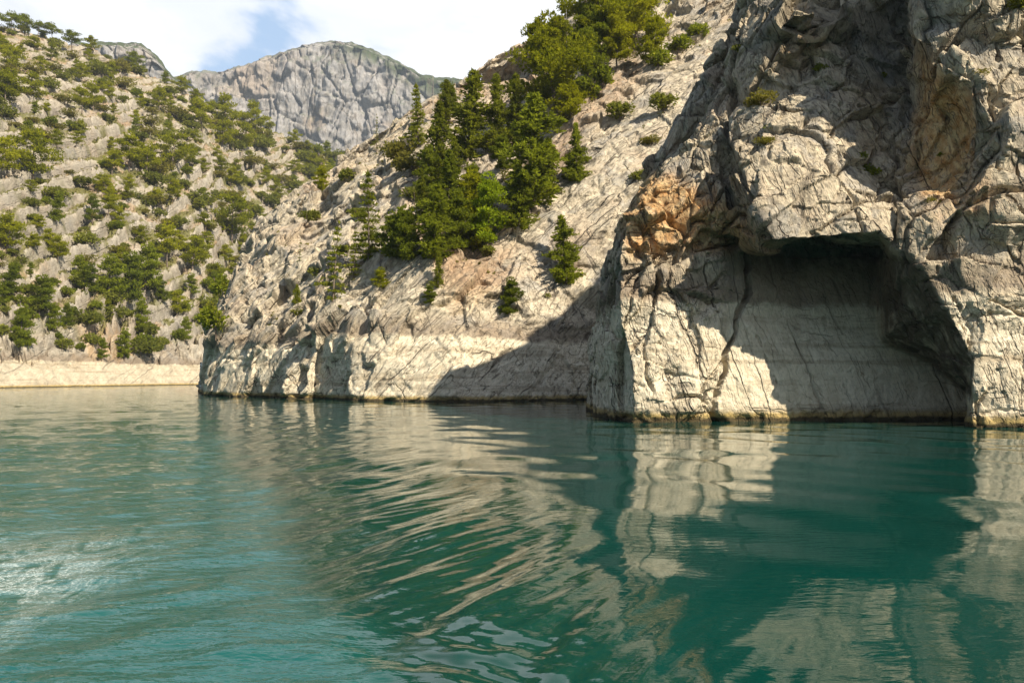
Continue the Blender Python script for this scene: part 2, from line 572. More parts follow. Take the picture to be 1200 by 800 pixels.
# ------------------------------------------------------------------ rock bodies: traced corner points with real depths
def rock_solid(pts, cons, back, voxel, core=False):
    """pts: {(key): (px,py,world)}; triangulated over the face, closed by a shifted back, evenly re-meshed"""
    keys = list(pts)
    idx = {k: i for i, k in enumerate(keys)}
    uv = [Vector((pts[k][0], -pts[k][1])) for k in keys]
    edges = []
    for line in cons:
        for a, b in zip(line[:-1], line[1:]):
            edges.append((idx[a], idx[b]))
    vo, eo, fo, ov, oe, of = delaunay_2d_cdt(uv, edges, [], 0, 1e-4)
    W = []
    for i, src in enumerate(ov):
        if src:
            W.append(pts[keys[src[0]]][2])
        else:                                   # crossing of two traced lines: mean of its neighbours
            nb = [e for e in eo if i in e]
            acc = np.mean([pts[keys[ov[e[0] if e[1] == i else e[1]][0]]][2] for e in nb if ov[e[0] if e[1] == i else e[1]]], axis=0)
            W.append(tuple(acc))
    W = np.array(W, float)
    F = np.array([list(f) for f in fo], dtype=np.int64)
    n = len(W)
    from collections import Counter
    ec = Counter()
    for f in F:
        for a, b in ((f[0], f[1]), (f[1], f[2]), (f[2], f[0])):
            ec[(min(a, b), max(a, b))] += 1
    side = []
    for f in F:
        for a, b in ((f[0], f[1]), (f[1], f[2]), (f[2], f[0])):
            if ec[(min(a, b), max(a, b))] == 1:
                side.append((b, a, a + n))
                side.append((b, a + n, b + n))
    W2 = np.concatenate([W, W + np.array(back)])
    Fa = np.concatenate([F, F[:, ::-1] + n, np.array(side)])
    me = mesh_np('base', W2, Fa)
    o = bpy.data.objects.new('base', me)
    C.objects.link(o)
    md = o.modifiers.new('remesh', 'REMESH')
    md.mode = 'VOXEL'
    md.voxel_size = voxel
    md.adaptivity = 0.0
    dg = bpy.context.evaluated_depsgraph_get()
    out = bpy.data.meshes.new_from_object(o.evaluated_get(dg))
    # drop the buried back, keep the face, the crest and a strip behind it
    front = BVHTree.FromPolygons([tuple(v) for v in W], [tuple(f) for f in F])
    P, N = get_co(out), get_no(out)
    cand = np.nonzero(N[:, 1] > -0.35)[0]
    dead = [i for i in cand if front.find_nearest(tuple(P[i]), 3.0)[0] is None]
    back_ok = np.ones(len(P), bool)
    back_ok[dead] = False
    nf = len(out.polygons)
    q = np.empty(nf * 4, np.int32)
    out.loops.foreach_get('vertex_index', q)
    q = q.reshape(-1, 4)
    q = q[back_ok[q].all(1)]
    used = np.unique(q)
    remap = np.full(len(P), -1)
    remap[used] = np.arange(len(used))
    bpy.data.meshes.remove(out)
    V2, Fq = P[used], [remap[q]]
    if core:                                    # plain back and flanks, a little inside the rock
        W3 = W2.copy()
        W3[:n] += np.array([0.3, 1.6, -1.2])
        k = len(V2)
        V2 = np.concatenate([V2, W3])
        Fq.append(np.concatenate([F[:, ::-1] + n, np.array(side)]) + k)
    out = mesh_np('base', V2, Fq)
    bpy.data.objects.remove(o)
    bpy.data.meshes.remove(me)
    return out


def smooth_field(me, vals, it=1, w=0.6):
    """average a value over the edges of a mesh, so steps run over a few faces"""
    n = len(me.vertices)
    e = np.empty(len(me.edges) * 2, np.int32)
    me.edges.foreach_get('vertices', e)
    e = e.reshape(-1, 2)
    i = np.concatenate([e[:, 0], e[:, 1]])
    j = np.concatenate([e[:, 1], e[:, 0]])
    cnt = np.maximum(np.bincount(i, minlength=n), 1)
    v = vals.reshape(n, -1).copy()
    for _ in range(it):
        for k in range(v.shape[1]):
            m = np.bincount(i, weights=v[j, k], minlength=n) / cnt
            v[:, k] = v[:, k] * (1 - w) + m * w
    return v.reshape(vals.shape)


def bvh_of(me):
    P = get_co(me)
    return BVHTree.FromPolygons([tuple(v) for v in P], [tuple(p.vertices) for p in me.polygons])

# ------------------------------------------------------------------ the near cliff (right half of the view)
class Pts:
    def __init__(self):
        self.d = {}

    def p(self, k, px, py, Y):
        self.d[k] = (px, py, at(px, py, Y))

    def w(self, k, px, Y, zu=-3.5):
        for kk, z in ((k, 0.0), (k + 'u', zu)):
            P = water_at(px, Y, z)
            x_, y_ = to_px([P])
            self.d[kk] = (float(x_[0]), float(y_[0]), P)


def build_near():
    A = Pts()
    # foot of the face, left to right
    A.w('W0', 688, 74); A.w('W1', 698, 62); A.w('W2', 742, 52.8); A.w('W3', 800, 52.8); A.w('W4', 833, 53.2)
    A.w('W5', 842, 53.9); A.w('W6', 940, 55.0); A.w('W7', 1050, 56.0); A.w('W8', 1134, 55.5); A.w('W9', 1139, 47.9)
    A.w('W10', 1200, 47.6); A.w('W11', 1320, 47.2); A.w('W12', 1750, 46)
    p = A.p
    # left dark face and front of the left buttress
    p('A0', 690, 430, 74); p('A1', 701, 430, 61.5); p('A2', 741, 430, 53.0); p('A3', 806, 430, 53.0); p('A4', 838, 430, 53.8)
    p('A5', 848, 430, 54.2); p('A6', 940, 430, 55.6); p('A7', 1046, 432, 56.2)
    p('B0', 700, 372, 74); p('B1', 713, 374, 59); p('B2', 728, 378, 53.9); p('B3', 800, 370, 53.4); p('B4', 845, 370, 54.4)
    p('B5', 860, 370, 55.0); p('B6', 940, 370, 57.0)
    p('C0', 709, 309, 70); p('C1', 712, 312, 55.8); p('C1b', 716, 345, 56.2); p('C2', 726, 340, 53.6); p('C2b', 726, 300, 54.2); p('C3', 800, 300, 53.9)
    p('C4', 848, 300, 54.6)
    p('D0', 730, 247, 69); p('D1', 733, 250, 56.2); p('D2', 768, 246, 55.0); p('D3', 810, 250, 54.2); p('D4', 848, 250, 53.6)
    p('E0', 768, 203, 67); p('E1', 772, 206, 57.2); p('E2', 794, 203, 57); p('E3', 820, 195, 56); p('E4', 852, 195, 54.8)
    p('F0', 813, 160, 68); p('F1', 817, 164, 58.2); p('F2', 842, 150, 57)
    p('G0', 852, 104, 68); p('G1', 856, 108, 58.4); p('G2', 876, 104, 57.2)
    p('H0', 867, 46, 69); p('H1', 871, 49, 59.4); p('H2', 886, 45, 58)
    p('I0', 881, -15, 70); p('I1t', 884, -12, 62); p('I2t', 905, -30, 61)
    # the overhang above the niche: lip, rib on its left, roof behind
    p('L0', 882, 235, 50.8); p('L1', 906, 280, 49.2); p('L2', 960, 275, 48.8); p('L3', 1030, 271, 48.8); p('R1', 1049, 287, 49.3)
    p('O1', 862, 240, 53.6); p('O2', 872, 275, 53.4)
    p('N1', 862, 294, 55.6); p('N2', 940, 288, 59.0); p('N3', 1034, 296, 58.6)
    p('K0', 866, 180, 52.6); p('K1', 866, 128, 56.2)
    p('M0', 905, 180, 51.2); p('M1', 960, 190, 50.6); p('M2', 1042, 190, 52.8)
    p('T0', 904, 110, 55.4); p('T1', 960, 110, 54.0); p('T2', 1046, 112, 55.6)
    p('U0', 908, 50, 56.8); p('U1', 965, 52, 55.6); p('U2', 1052, 50, 57.2)
    p('U3', 930, 15, 53.8); p('U4', 990, 20, 54.6)
    p('V0', 960, -30, 64); p('V1', 975, -30, 58); p('V2', 1056, -60, 58); p('V3', 1056, -70, 71)
    # right pillar: dihedral corner on its left is M2,T2,U2,V2; then its arete
    p('Q0', 1112, -60, 47.0); p('Q1', 1077, 30, 49.4); p('Q2', 1112, 82, 47.0); p('Q2b', 1116, 92, 48.2); p('Q3', 1142, 96, 46.9); p('Q4', 1142, 150, 47.4)
    p('Q5', 1136, 190, 47.8); p('Q6', 1102, 228, 48.0); p('Q7', 1066, 250, 48.9)
    p('S1', 1066, 60, 52.5); p('S2', 1084, 130, 50.5); p('S3', 1080, 190, 50.6); p('S4', 1112, 150, 49.4)
    # hanging block on the right of the niche
    p('R2', 1078, 308, 48.6); p('R3', 1110, 360, 48.0); p('R4', 1141, 420, 47.7)
    p('I1', 1036, 304, 53.6); p('I2', 1041, 390, 52.2); p('I3', 1090, 412, 51.2); p('I4', 1133, 452, 50.2)
    p('J0', 1026, 308, 57.8); p('J1', 1028, 392, 57.0); p('J2', 1036, 404, 56.6); p('J3', 1090, 424, 56.2); p('J4', 1132, 461, 55.6)
    # front of the pillar, out of the frame on the right
    for i, (py, y1, y2) in enumerate(((-60, 46.6, 46.5), (30, 46.8, 46.6), (100, 46.9, 46.8), (145, 46.2, 46.2), (190, 47.1, 47.0), (255, 46.9, 46.7), (292, 47.6, 47.6),
                                      (345, 47.1, 46.9), (388, 47.9, 47.8), (440, 47.6, 47.4))):
        p('X%d' % i, 1178, py, y1); p('Y%d' % i, 1310, py, y2); p('Z%d' % i, 1750, py, 46)
    # the wall goes on upward out of the frame
    p('TD', 1142, -186, 46.4); p('TE', 1182, -290, 46.6); p('TF', 1310, -315, 47.5); p('TG', 1750, -330, 46)
    p('UE', 1158, -298, 52); p('UF', 1260, -335, 72); p('UG', 1750, -360, 62)
    cons = [
        ['W0', 'W1', 'W2', 'W3', 'W4', 'W5', 'W6', 'W7', 'W8', 'W9', 'W10', 'W11', 'W12'],
        ['W0', 'A0', 'B0', 'C0', 'D0', 'E0', 'F0', 'G0', 'H0', 'I0', 'V0', 'V3', 'UE', 'UF', 'UG', 'TG', 'Z0', 'Z1', 'Z2', 'Z3', 'Z4', 'Z5', 'Z6', 'Z7', 'Z8', 'Z9', 'W12', 'W12u',
         'W11u', 'W10u', 'W9u', 'W8u', 'W7u', 'W6u', 'W5u', 'W4u', 'W3u', 'W2u', 'W1u', 'W0u', 'W0'],
        ['W1', 'A1', 'B1', 'C1b', 'C1', 'D1', 'E1', 'F1', 'G1', 'H1', 'I1t', 'V0'],
        ['W2', 'A2', 'B2', 'C2', 'C2b', 'D2', 'E2', 'F2', 'G2', 'H2', 'I2t', 'V1', 'V2'],
        ['W3', 'A3', 'B3', 'C3', 'D3', 'E3'], ['W4', 'A4', 'B4', 'C4', 'D4', 'E4', 'K0'],
        ['W5', 'A5', 'B5', 'N1', 'N2', 'N3', 'I1', 'I2', 'I3', 'I4', 'W9'],
        ['N3', 'J0', 'J1', 'J2', 'J3', 'J4', 'W8'], ['A6', 'B6', 'N2'],
        ['K1', 'K0', 'L0', 'L1', 'L2', 'L3', 'R1', 'R2', 'R3', 'R4', 'W9'],
        ['O1', 'O2', 'N1'], ['D4', 'O1'],
        ['V2', 'U2', 'T2', 'M2', 'R1'], ['Q0', 'Q1', 'Q2', 'Q3', 'Q4', 'Q5', 'Q6', 'Q7', 'R1'],
        ['Q1', 'S1', 'S2', 'S3', 'Q7'], ['Q2', 'Q2b', 'S4', 'Q5'], ['TD', 'Q0', 'V3'], ['TD', 'TE', 'TF', 'TG'],
        ['X0', 'X1', 'X2', 'X3', 'X4', 'X5', 'X6', 'X7', 'X8', 'X9', 'W10'],
        ['Y0', 'Y1', 'Y2', 'Y3', 'Y4', 'Y5', 'Y6', 'Y7', 'Y8', 'Y9', 'W11'],
        ['X3', 'Y3'], ['X4', 'Y4'], ['X5', 'Y5'], ['X6', 'Y6'], ['X7', 'Y7'], ['X8', 'Y8'],
        ['T0', 'T1', 'T2'], ['U0', 'U1', 'U2'], ['M0', 'M1', 'M2'],
    ]
    me = rock_solid(A.d, cons, (12, 30, -6), 0.095, core=True)
    P = get_co(me)
    N = get_no(me)
    px, py = to_px(P)
    front = (P[:, 1] < 100)
    niche = poly_mask(px, py, [(850, 292), (1040, 296), (1042, 395), (1135, 455), (1140, 520), (835, 520), (845, 430)], 10)
    ring = 1 - sstep(P[:, 2], 7.5, 10.0)
    calm = 1 - 0.88 * niche
    broken = poly_mask(px, py, [(735, 330), (712, 300), (757, 205), (800, 160), (862, 100), (885, 235), (905, 280), (860, 300), (800, 300)], 12)
    face = poly_mask(px, py, [(885, 150), (1045, 150), (1045, 285), (905, 280)], 15)
    warp = np.stack([fbm(P * 0.22 + 3, 3), fbm(P * 0.22 + 31, 3), fbm(P * 0.22 + 57, 3)], 1)
    Pw = P + warp * 0.7
    rot = np.array([[0.86, 0.2, -0.47], [-0.1, 0.97, 0.2], [0.5, -0.12, 0.86]])
    Q = (Pw @ rot.T) * np.array([1.0, 1.0, 0.62])
    b1, k1 = plates(Pw, (0.72, -0.35, -0.60), 3.4, 0.42, 0.8, 0.06)
    b2, k2 = plates(Pw + 40, (0.30, -0.30, 0.90), 1.7, 0.40, 0.8, 0.08)
    b3, k3 = blocks(Q + 90, 0.75, 0.8, 0.14)
    b4, k4 = blocks(Q + 140, 5.0, 0.9, 0.05)
    edge = poly_mask(px, py, [(715, 300), (735, 245), (770, 200), (815, 158), (856, 100), (872, 40), (880, -30), (905, -30), (890, 50), (872, 110), (835, 175), (785, 220), (745, 260), (728, 310)], 8)
    amp = calm * (1 - 0.55 * ring) * (1 - 0.45 * face) * (1 - 0.6 * edge)
    d = 1.1 * b4 * amp + 0.85 * b1 * amp + 0.34 * b2 * amp * (1 + 1.2 * broken) + 0.10 * b3 * np.maximum(calm, 0.3) * (1 + 1.4 * broken)
    d += 0.35 * fbm(P * 0.12 + 5, 3) * amp + 0.04 * fbm(P * 0.8 + 11, 4) * np.maximum(calm, 0.35) + 0.04 * fbm(P * 3.0, 3)
    gk = sstep(fbm(P * 0.2 + 300, 3), -0.05, 0.25)
    d -= 0.8 * k1 * amp * gk + 0.32 * k2 * amp * gk + 0.04 * k3 * np.maximum(calm, 0.2) * gk + 0.4 * k4 * amp * (1 - gk)
    # the big cracks that can be told apart
    for line, wd, dp in (([(842, 500), (842, 455), (858, 400), (880, 340), (876, 296)], 4.0, 0.9), ([(940, 490), (905, 440), (880, 370), (875, 340)], 1.6, 0.25),
                         ([(1050, 285), (1047, 200), (1052, 110), (1056, -10)], 3.5, 1.0), ([(1142, 420), (1128, 365), (1105, 330), (1078, 290), (1062, 262)], 2.0, 0.4),
                         ([(1168, 200), (1178, 100), (1186, 0)], 2.0, 0.5), ([(1040, 130), (985, 125), (960, 132), (925, 128), (880, 116)], 2.2, 0.5),
                         ([(728, 378), (740, 355), (745, 325), (770, 300), (790, 285)], 1.8, 0.35), ([(998, 265), (992, 215), (978, 160), (975, 130)], 1.6, 0.35),
                         ([(858, 240), (846, 190), (850, 140), (862, 100)], 6.0, 1.1), ([(1046, 430), (1052, 495)], 1.2, 0.12), ([(952, 420), (1015, 440), (1035, 450)], 1.2, 0.15)):
        wob = fbm(P * 0.5 + 9, 3) * 7
        m_ = np.zeros(len(P))
        for (x0, y0), (x1, y1) in zip(line[:-1], line[1:]):
            ex, ey = x1 - x0, y1 - y0
            t = np.clip(((px - x0) * ex + (py - y0) * ey) / (ex * ex + ey * ey), 0, 1)
            dist = np.hypot(px + wob - x0 - t * ex, py + wob * 0.6 - y0 - t * ey)
            m_ = np.maximum(m_, 1 - sstep(dist, wd * 0.25, wd))
        d -= dp * m_ * front
    d *= sstep(P[:, 2], -3.4, -2.0) * 0.8 + 0.2
    d = smooth_field(me, d, 1, 0.35)
    N = smooth_field(me, N, 4) * 0.75 + np.array([0.05, -0.5, 0.2])
    N /= np.linalg.norm(N, axis=1)[:, None]
    P2 = P + N * d[:, None]
    # undercut by the water
    under = (1 - sstep(P2[:, 2], 0.1, 0.9)) * sstep(fbm(P * 0.35 + 4, 3), -0.25, 0.25)
    P2[:, 1] += under * 0.45
    me.vertices.foreach_set('co', P2.astype(np.float32).ravel())
    me.update()
    me.polygons.foreach_set('use_smooth', np.zeros(len(me.polygons), bool))
    stain = 0.95 * poly_mask(px, py, [(740, 300), (722, 255), (757, 205), (790, 205), (850, 230), (880, 255), (905, 285), (855, 300), (800, 285)], 14)
    stain = np.maximum(stain, 1.0 * poly_mask(px, py, [(1066, 45), (1112, 95), (1140, 110), (1142, 190), (1120, 225), (1080, 230), (1066, 150)], 14))
    stain = np.maximum(stain, 0.55 * poly_mask(px, py, [(900, 60), (960, 20), (965, 60), (920, 85)], 12))
    stain = np.maximum(stain, 0.5 * poly_mask(px, py, [(1040, 395), (1135, 460), (1137, 500), (1050, 500)], 18))
    stain = np.maximum(stain, 0.35 * poly_mask(px, py, [(1062, 190), (1150, 190), (1160, 260), (1090, 270)], 18))
    stain = np.maximum(stain, 0.30 * poly_mask(px, py, [(990, 100), (1046, 100), (1046, 180), (1010, 180)], 15))
    set_attr(me, 'stain', stain)
    set_attr(me, 'jointing', 1 - 0.55 * niche)
    varnish_shade = poly_mask(px, py, [(1028, 290), (1062, 296), (1084, 318), (1113, 366), (1141, 425), (1138, 466), (1088, 424), (1034, 402)], 5)  # stain plus painted-in shade: hanging block, niche roof, upper bulge
    varnish_shade = np.maximum(varnish_shade, 0.9 * poly_mask(px, py, [(852, 280), (1040, 280), (1040, 340), (960, 318), (900, 330), (860, 318)], 18))
    varnish_shade = np.maximum(varnish_shade, 0.5 * poly_mask(px, py, [(900, 0), (1050, 0), (1050, 70), (960, 50), (930, 90), (890, 60)], 20))
    varnish_shade = np.maximum(varnish_shade, 0.25 * poly_mask(px, py, [(840, 180), (868, 180), (905, 280), (862, 285), (842, 240)], 12))
    set_attr(me, 'varnish_shade', varnish_shade)
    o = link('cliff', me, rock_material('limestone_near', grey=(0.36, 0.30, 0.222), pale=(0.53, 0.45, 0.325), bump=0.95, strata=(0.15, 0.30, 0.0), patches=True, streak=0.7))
    tag(o, 'tall grey and orange limestone cliff with a shaded niche at the waterline', 'cliff', kind='structure')
    return me


near_me = build_near()


# ------------------------------------------------------------------ the wooded rock slope in the middle
def build_mid():
    A = Pts()
    A.w('W0', 232, 170); A.w('W1', 238, 133); A.w('W2', 285, 123); A.w('W3', 325, 115); A.w('W4', 331, 111.5); A.w('W5', 366, 110); A.w('W6', 398, 105); A.w('W7', 404, 102)
    A.w('W8', 530, 97); A.w('W9', 640, 102); A.w('W10', 725, 109); A.w('W11', 840, 116)
    p = A.p
    p('A0', 243, 402, 175); p('A1', 252, 402, 134); p('A2', 295, 400, 125); p('A3', 332, 402, 116.5); p('A4', 348, 404, 114); p('A5', 372, 398, 111); p('A6', 398, 392, 107); p('A7', 415, 392, 105)
    p('A8', 530, 392, 101); p('A9', 640, 384, 106); p('A10', 725, 376, 112); p('A11', 840, 370, 118)
    p('B0', 258, 372, 182); p('B1', 270, 374, 141); p('B2', 300, 350, 137); p('B3', 345, 362, 126); p('B4', 395, 350, 114); p('B5', 470, 345, 107); p('B6', 560, 345, 105); p('B7', 640, 345, 108)
    p('B8', 720, 330, 110); p('B9', 840, 320, 111)
    p('C0', 276, 328, 190); p('C1', 288, 326, 151); p('C2', 325, 285, 149); p('C3', 350, 300, 140); p('C4', 385, 330, 121); p('C5', 420, 318, 115); p('C6', 500, 298, 110); p('C7', 560, 300, 112)
    p('C8', 620, 290, 112); p('C9', 720, 270, 112); p('C10', 840, 250, 112)
    p('D0', 305, 262, 205); p('D1', 315, 275, 166); p('D2', 350, 235, 170); p('D3', 385, 250, 156); p('D4', 420, 265, 132); p('D5', 470, 262, 122); p('D6', 545, 262, 122); p('D7', 600, 262, 117); p('D8', 700, 215, 118); p('D9', 840, 170, 119)
    p('E0', 372, 212, 215); p('E1', 384, 216, 180); p('E2', 420, 205, 163); p('E3', 447, 200, 152); p('E4', 480, 195, 140); p('E5', 560, 200, 135); p('E6', 610, 205, 126); p('E7', 690, 160, 128)
    p('E8', 770, 115, 130); p('E9', 880, 70, 133)
    p('F0', 430, 180, 205); p('F1', 450, 172, 178); p('F2', 472, 158, 165); p('F3', 520, 145, 155); p('F4', 600, 140, 148); p('F5', 690, 105, 142); p('F6', 790, 60, 145); p('F7', 900, -10, 152)
    p('G0', 465, 140, 200); p('G1', 485, 136, 182); p('G2', 535, 108, 176); p('G3', 600, 104, 168); p('G4', 690, 70, 155); p('G5', 790, 15, 160); p('G6', 910, -60, 166)
    p('H0', 480, 134, 215); p('H1', 530, 104, 205); p('H2', 600, 98, 196); p('H3', 650, 40, 180); p('H4', 700, 5, 180); p('H5', 770, -40, 180); p('H6', 920, -140, 180)
    cons = [
        ['W0', 'W1', 'W2', 'W3', 'W4', 'W5', 'W6', 'W7', 'W8', 'W9', 'W10', 'W11'],
        ['W0', 'A0', 'B0', 'C0', 'D0', 'E0', 'F0', 'G0', 'H0', 'H1', 'H2', 'H3', 'H4', 'H5', 'H6', 'G6', 'F7', 'E9', 'D9', 'C10', 'B9', 'A11', 'W11', 'W11u', 'W10u', 'W9u', 'W8u', 'W7u', 'W6u',
         'W5u', 'W4u', 'W3u', 'W2u', 'W1u', 'W0u', 'W0'],
        ['W3', 'A3'], ['W4', 'A4'], ['W5', 'A5'], ['W6', 'A6'], ['W7', 'A7'],
        ['A1', 'B1', 'C1', 'D1', 'E1', 'F1', 'G1'],
    ]
    me = rock_solid(A.d, cons, (8, 40, -14), 0.20)
    P = get_co(me)
    N = get_no(me)
    px, py = to_px(P)
    ring = 1 - sstep(P[:, 2], 7.0, 9.5)
    slab = poly_mask(px, py, [(590, 300), (690, 190), (760, 110), (880, 0), (900, 250), (720, 390), (640, 390)], 25)
    wall = poly_mask(px, py, [(405, 395), (720, 380), (730, 480), (405, 480)], 12)
    warp = np.stack([fbm(P * 0.12 + 3, 3), fbm(P * 0.12 + 31, 3), fbm(P * 0.12 + 57, 3)], 1)
    Pw = P + warp * 1.0
    rot = np.array([[0.80, 0.1, -0.6], [-0.2, 0.97, 0.1], [0.58, 0.05, 0.81]])
    Q = (Pw @ rot.T) * np.array([1.0, 0.8, 0.5])
    b1, k1 = plates(Pw, (0.66, -0.30, -0.68), 4.2, 0.33, 0.9, 0.06)
    b2, k2 = plates(Pw + 40, (0.62, -0.30, -0.72), 1.9, 0.35, 0.9, 0.09)
    b3, k3 = blocks(Q + 90, 1.2, 0.8, 0.14)
    b4, k4 = blocks(Q + 140, 8.0, 0.9, 0.05)
    left = 1 - sstep(px, 400, 470)
    amp = (1 - 0.6 * slab) * (1 - 0.55 * wall) * (1 - 0.35 * ring) * (0.95 + 0.45 * left)
    d = 1.2 * b4 * amp + 1.25 * b1 * amp + 0.62 * b2 * amp + 0.16 * b3 * (1 - 0.3 * slab) * (1 - 0.4 * wall) + 0.9 * fbm(P * 0.07 + 5, 3) * amp + 0.10 * fbm(P * 0.6, 4)
    gk = sstep(fbm(P * 0.12 + 300, 3), -0.05, 0.25)
    d -= 0.7 * k1 * amp * gk + 0.30 * k2 * amp * gk + 0.08 * k3 * gk + 0.5 * k4 * amp * (1 - gk)
    jn = fbm(P * 0.06 + 77, 3)
    # fan of dipping cracks on the wall at the water
    J = (P @ np.array([0.72, 0.1, 0.68])) / 1.5 + jn * 0.9
    jf = np.abs(J - np.round(J))
    d -= 0.20 * (1 - sstep(jf, 0.0, 0.12)) * sstep(fbm(P * 0.25 + 320, 3), -0.15, 0.2) * wall
    d *= sstep(P[:, 2], -3.4, -2.0) * 0.8 + 0.2
    nz = N[:, 2].copy()
    d = smooth_field(me, d, 1, 0.6)
    N = smooth_field(me, N, 6) * 0.7 + np.array([0.1, -0.65, 0.3])
    N /= np.linalg.norm(N, axis=1)[:, None]
    P2 = P + N * d[:, None]
    P2 = smooth_field(me, P2, 1, 0.5)
    under = (1 - sstep(P2[:, 2], 0.1, 0.9)) * sstep(fbm(P * 0.25 + 4, 3), -0.2, 0.25)
    P2[:, 1] += under * 0.6
    me.vertices.foreach_set('co', P2.astype(np.float32).ravel())
    me.update()
    me.polygons.foreach_set('use_smooth', np.zeros(len(me.polygons), bool))
    soil = poly_mask(px, py, [(500, 292), (600, 285), (600, 330), (540, 345)], 14) * 0.9
    soil = np.maximum(soil, 0.8 * poly_mask(px, py, [(600, 210), (680, 130), (740, 60), (760, 85), (690, 150), (640, 230)], 14))
    soil = np.maximum(soil, 0.7 * sstep(nz, 0.72, 0.9) * (P[:, 2] > 11))
    set_attr(me, 'soil', soil)
    set_attr(me, 'stain', 0.45 * poly_mask(px, py, [(505, 300), (560, 300), (590, 340), (530, 360)], 20))
    o = link('rocky_slope', me, rock_material('limestone_slope', grey=(0.39, 0.335, 0.255), pale=(0.56, 0.485, 0.365), scale=0.7, bump=0.8, strata=(0.2, -0.72, 0.0), soil=(0.36, 0.25, 0.165)))
    tag(o, 'pale limestone slope with dark conifers rising from the water in the middle', 'rock slope', kind='structure')
    return me


mid_me = build_mid()


# ------------------------------------------------------------------ wooded hillside across the reservoir (left)
def build_hill():
    cx = np.linspace(-260, 600, 620)
    shoreY = np.interp(cx, [-260, 0, 120, 235, 350, 520, 600], [185, 222, 265, 320, 430, 540, 600])
    ridge = np.interp(cx, [-260, -60, 0, 50, 100, 150, 200, 260, 330, 365, 420, 445, 520, 600], [-60, 0, 22, 34, 52, 72, 95, 125, 152, 172, 192, 208, 262, 330])
    e = (442 - ridge) / FOC
    slope = 0.74
    ridgeY = slope * shoreY / (slope - e)
    ridgeY = np.minimum(ridgeY, 800)
    nr = 660
    s = np.concatenate([[-0.03], np.linspace(0, 1, nr), np.linspace(1.02, 1.6, 30)])
    S, _ = np.meshgrid(s, cx, indexing='ij')
    Y0, Y1 = shoreY[None, :], ridgeY[None, :]
    Y = Y0 + (Y1 - Y0) * S
    Z1 = CAM_H + e[None, :] * Y1
    Sc = np.clip(S, 0, 1)
    Z = Z1 * (Sc + 0.055 * np.sin(np.pi * np.minimum(Sc * 1.0, 1.0)) + 0.02 * np.sin(2 * np.pi * Sc))
    Z = np.where(S > 1, Z1 - (S - 1) * 0.35 * Z1, Z)
    Z = np.where(S < 0, -4.0, Z)
    X = (cx[None, :] - 600) / FOC * (Y * CP + (Z - CAM_H) * SP)
    P = np.stack([X.ravel(), Y.ravel(), Z.ravel()], 1)
    sc = S.ravel()
    # beds dipping towards the water, standing out as ledges
    b = P[:, 2] - 0.40 * P[:, 1] - 0.16 * P[:, 0] + 3.6 * fbm(P * 0.012 + 3, 3) + 0.8 * fbm(P * 0.06 + 8, 3)
    lam = 6.6
    q = b / lam
    fr = q - np.floor(q)
    row = _rnd[np.floor(q).astype(np.int64) & 255, 3]
    saw = np.where(fr < 0.14, sstep(fr, 0, 0.14), 1 - (fr - 0.14) / 0.86) - 0.5
    fr2 = (b / 1.9) % 1.0
    saw2 = np.where(fr2 < 0.25, fr2 / 0.25, (1 - fr2) / 0.75) - 0.5
    seg = sstep(fbm(P * 0.025 + 60, 3), -0.40, 0.0)
    up = sstep(P[:, 2], 9, 22) * (1 - 0.35 * sstep(sc, 0.6, 0.95))
    notch = np.exp(-(np.minimum(fr, 1 - fr) / 0.065) ** 2)
    d = (6.4 * saw * (0.35 + 0.9 * row) * seg + 1.3 * saw2 - 3.0 * notch * seg * (0.3 + row)) * up
    bl, kl = blocks(P * np.array([1, 1, 1.5]), 9.0, 0.9, 0.08)
    bl2, kl2 = blocks(P + 30, 3.2, 0.9, 0.12)
    low = (1 - sstep(P[:, 2], 22, 48)) * sstep(P[:, 2], 6, 10)
    d += (2.8 * bl - 1.0 * kl) * (0.12 + 0.9 * low) * sstep(P[:, 2], 5, 10) + (0.9 * bl2 - 0.4 * kl2) * sstep(P[:, 2], 4, 9) + 0.22 * bl2
    d += 3.0 * fbm(P * 0.02 + 41, 4) * sstep(P[:, 2], 3, 12) + 0.5 * fbm(P * 0.3, 3)
    # gullies that run down to the water
    d -= 4.0 * np.maximum(0, perlin(np.stack([P[:, 0] * 0.03 + P[:, 1] * 0.012, P[:, 2] * 0.004, P[:, 1] * 0 + 3.3], 1))) * sstep(P[:, 2], 8, 25)
    nrm = np.array([0.10, -0.60, 0.79])
    P2 = P + nrm * d[:, None]
    R, Cn = S.shape
    i = np.arange(R * Cn).reshape(R, Cn)
    F = np.stack([i[:-1, :-1].ravel(), i[:-1, 1:].ravel(), i[1:, 1:].ravel(), i[1:, :-1].ravel()], 1)
    me = mesh_np('hillside', P2, F)
    tread = sstep(fbm(P * 0.05 + 9, 4) + 0.75 * (sstep(fr, 0.16, 0.3) - 0.75) * seg + 0.5 * (sc - 0.55), -0.05, 0.35)
    set_attr(me, 'soil', tread * sstep(P[:, 2], 14, 26) * 0.85)
    set_attr(me, 'stain', 0.5 * sstep(fbm(P * 0.03 + 99, 3), 0.25, 0.5) * low)
    cover = sstep(fbm(P * 0.09 + 19, 4) + 0.5 * (sstep(fr, 0.16, 0.3) - 0.6) * seg, -0.15, 0.25)
    set_attr(me, 'scrub', cover * sstep(P[:, 2], 14, 26) * 0.9)
    set_attr(me, 'bed', b / lam)
    o = link('hillside', me, rock_material('limestone_hill', grey=(0.27, 0.235, 0.185), pale=(0.40, 0.35, 0.28), warm=(0.33, 0.25, 0.175), scale=0.28, bump=0.8, soil=(0.30, 0.205, 0.125), scrub=(0.125, 0.12, 0.035), strata=(1.2, 0.0, 0.0), streak=0.12, beds=True, joint=0.32, cream=((0.38, 0.32, 0.23), (0.54, 0.465, 0.345))))
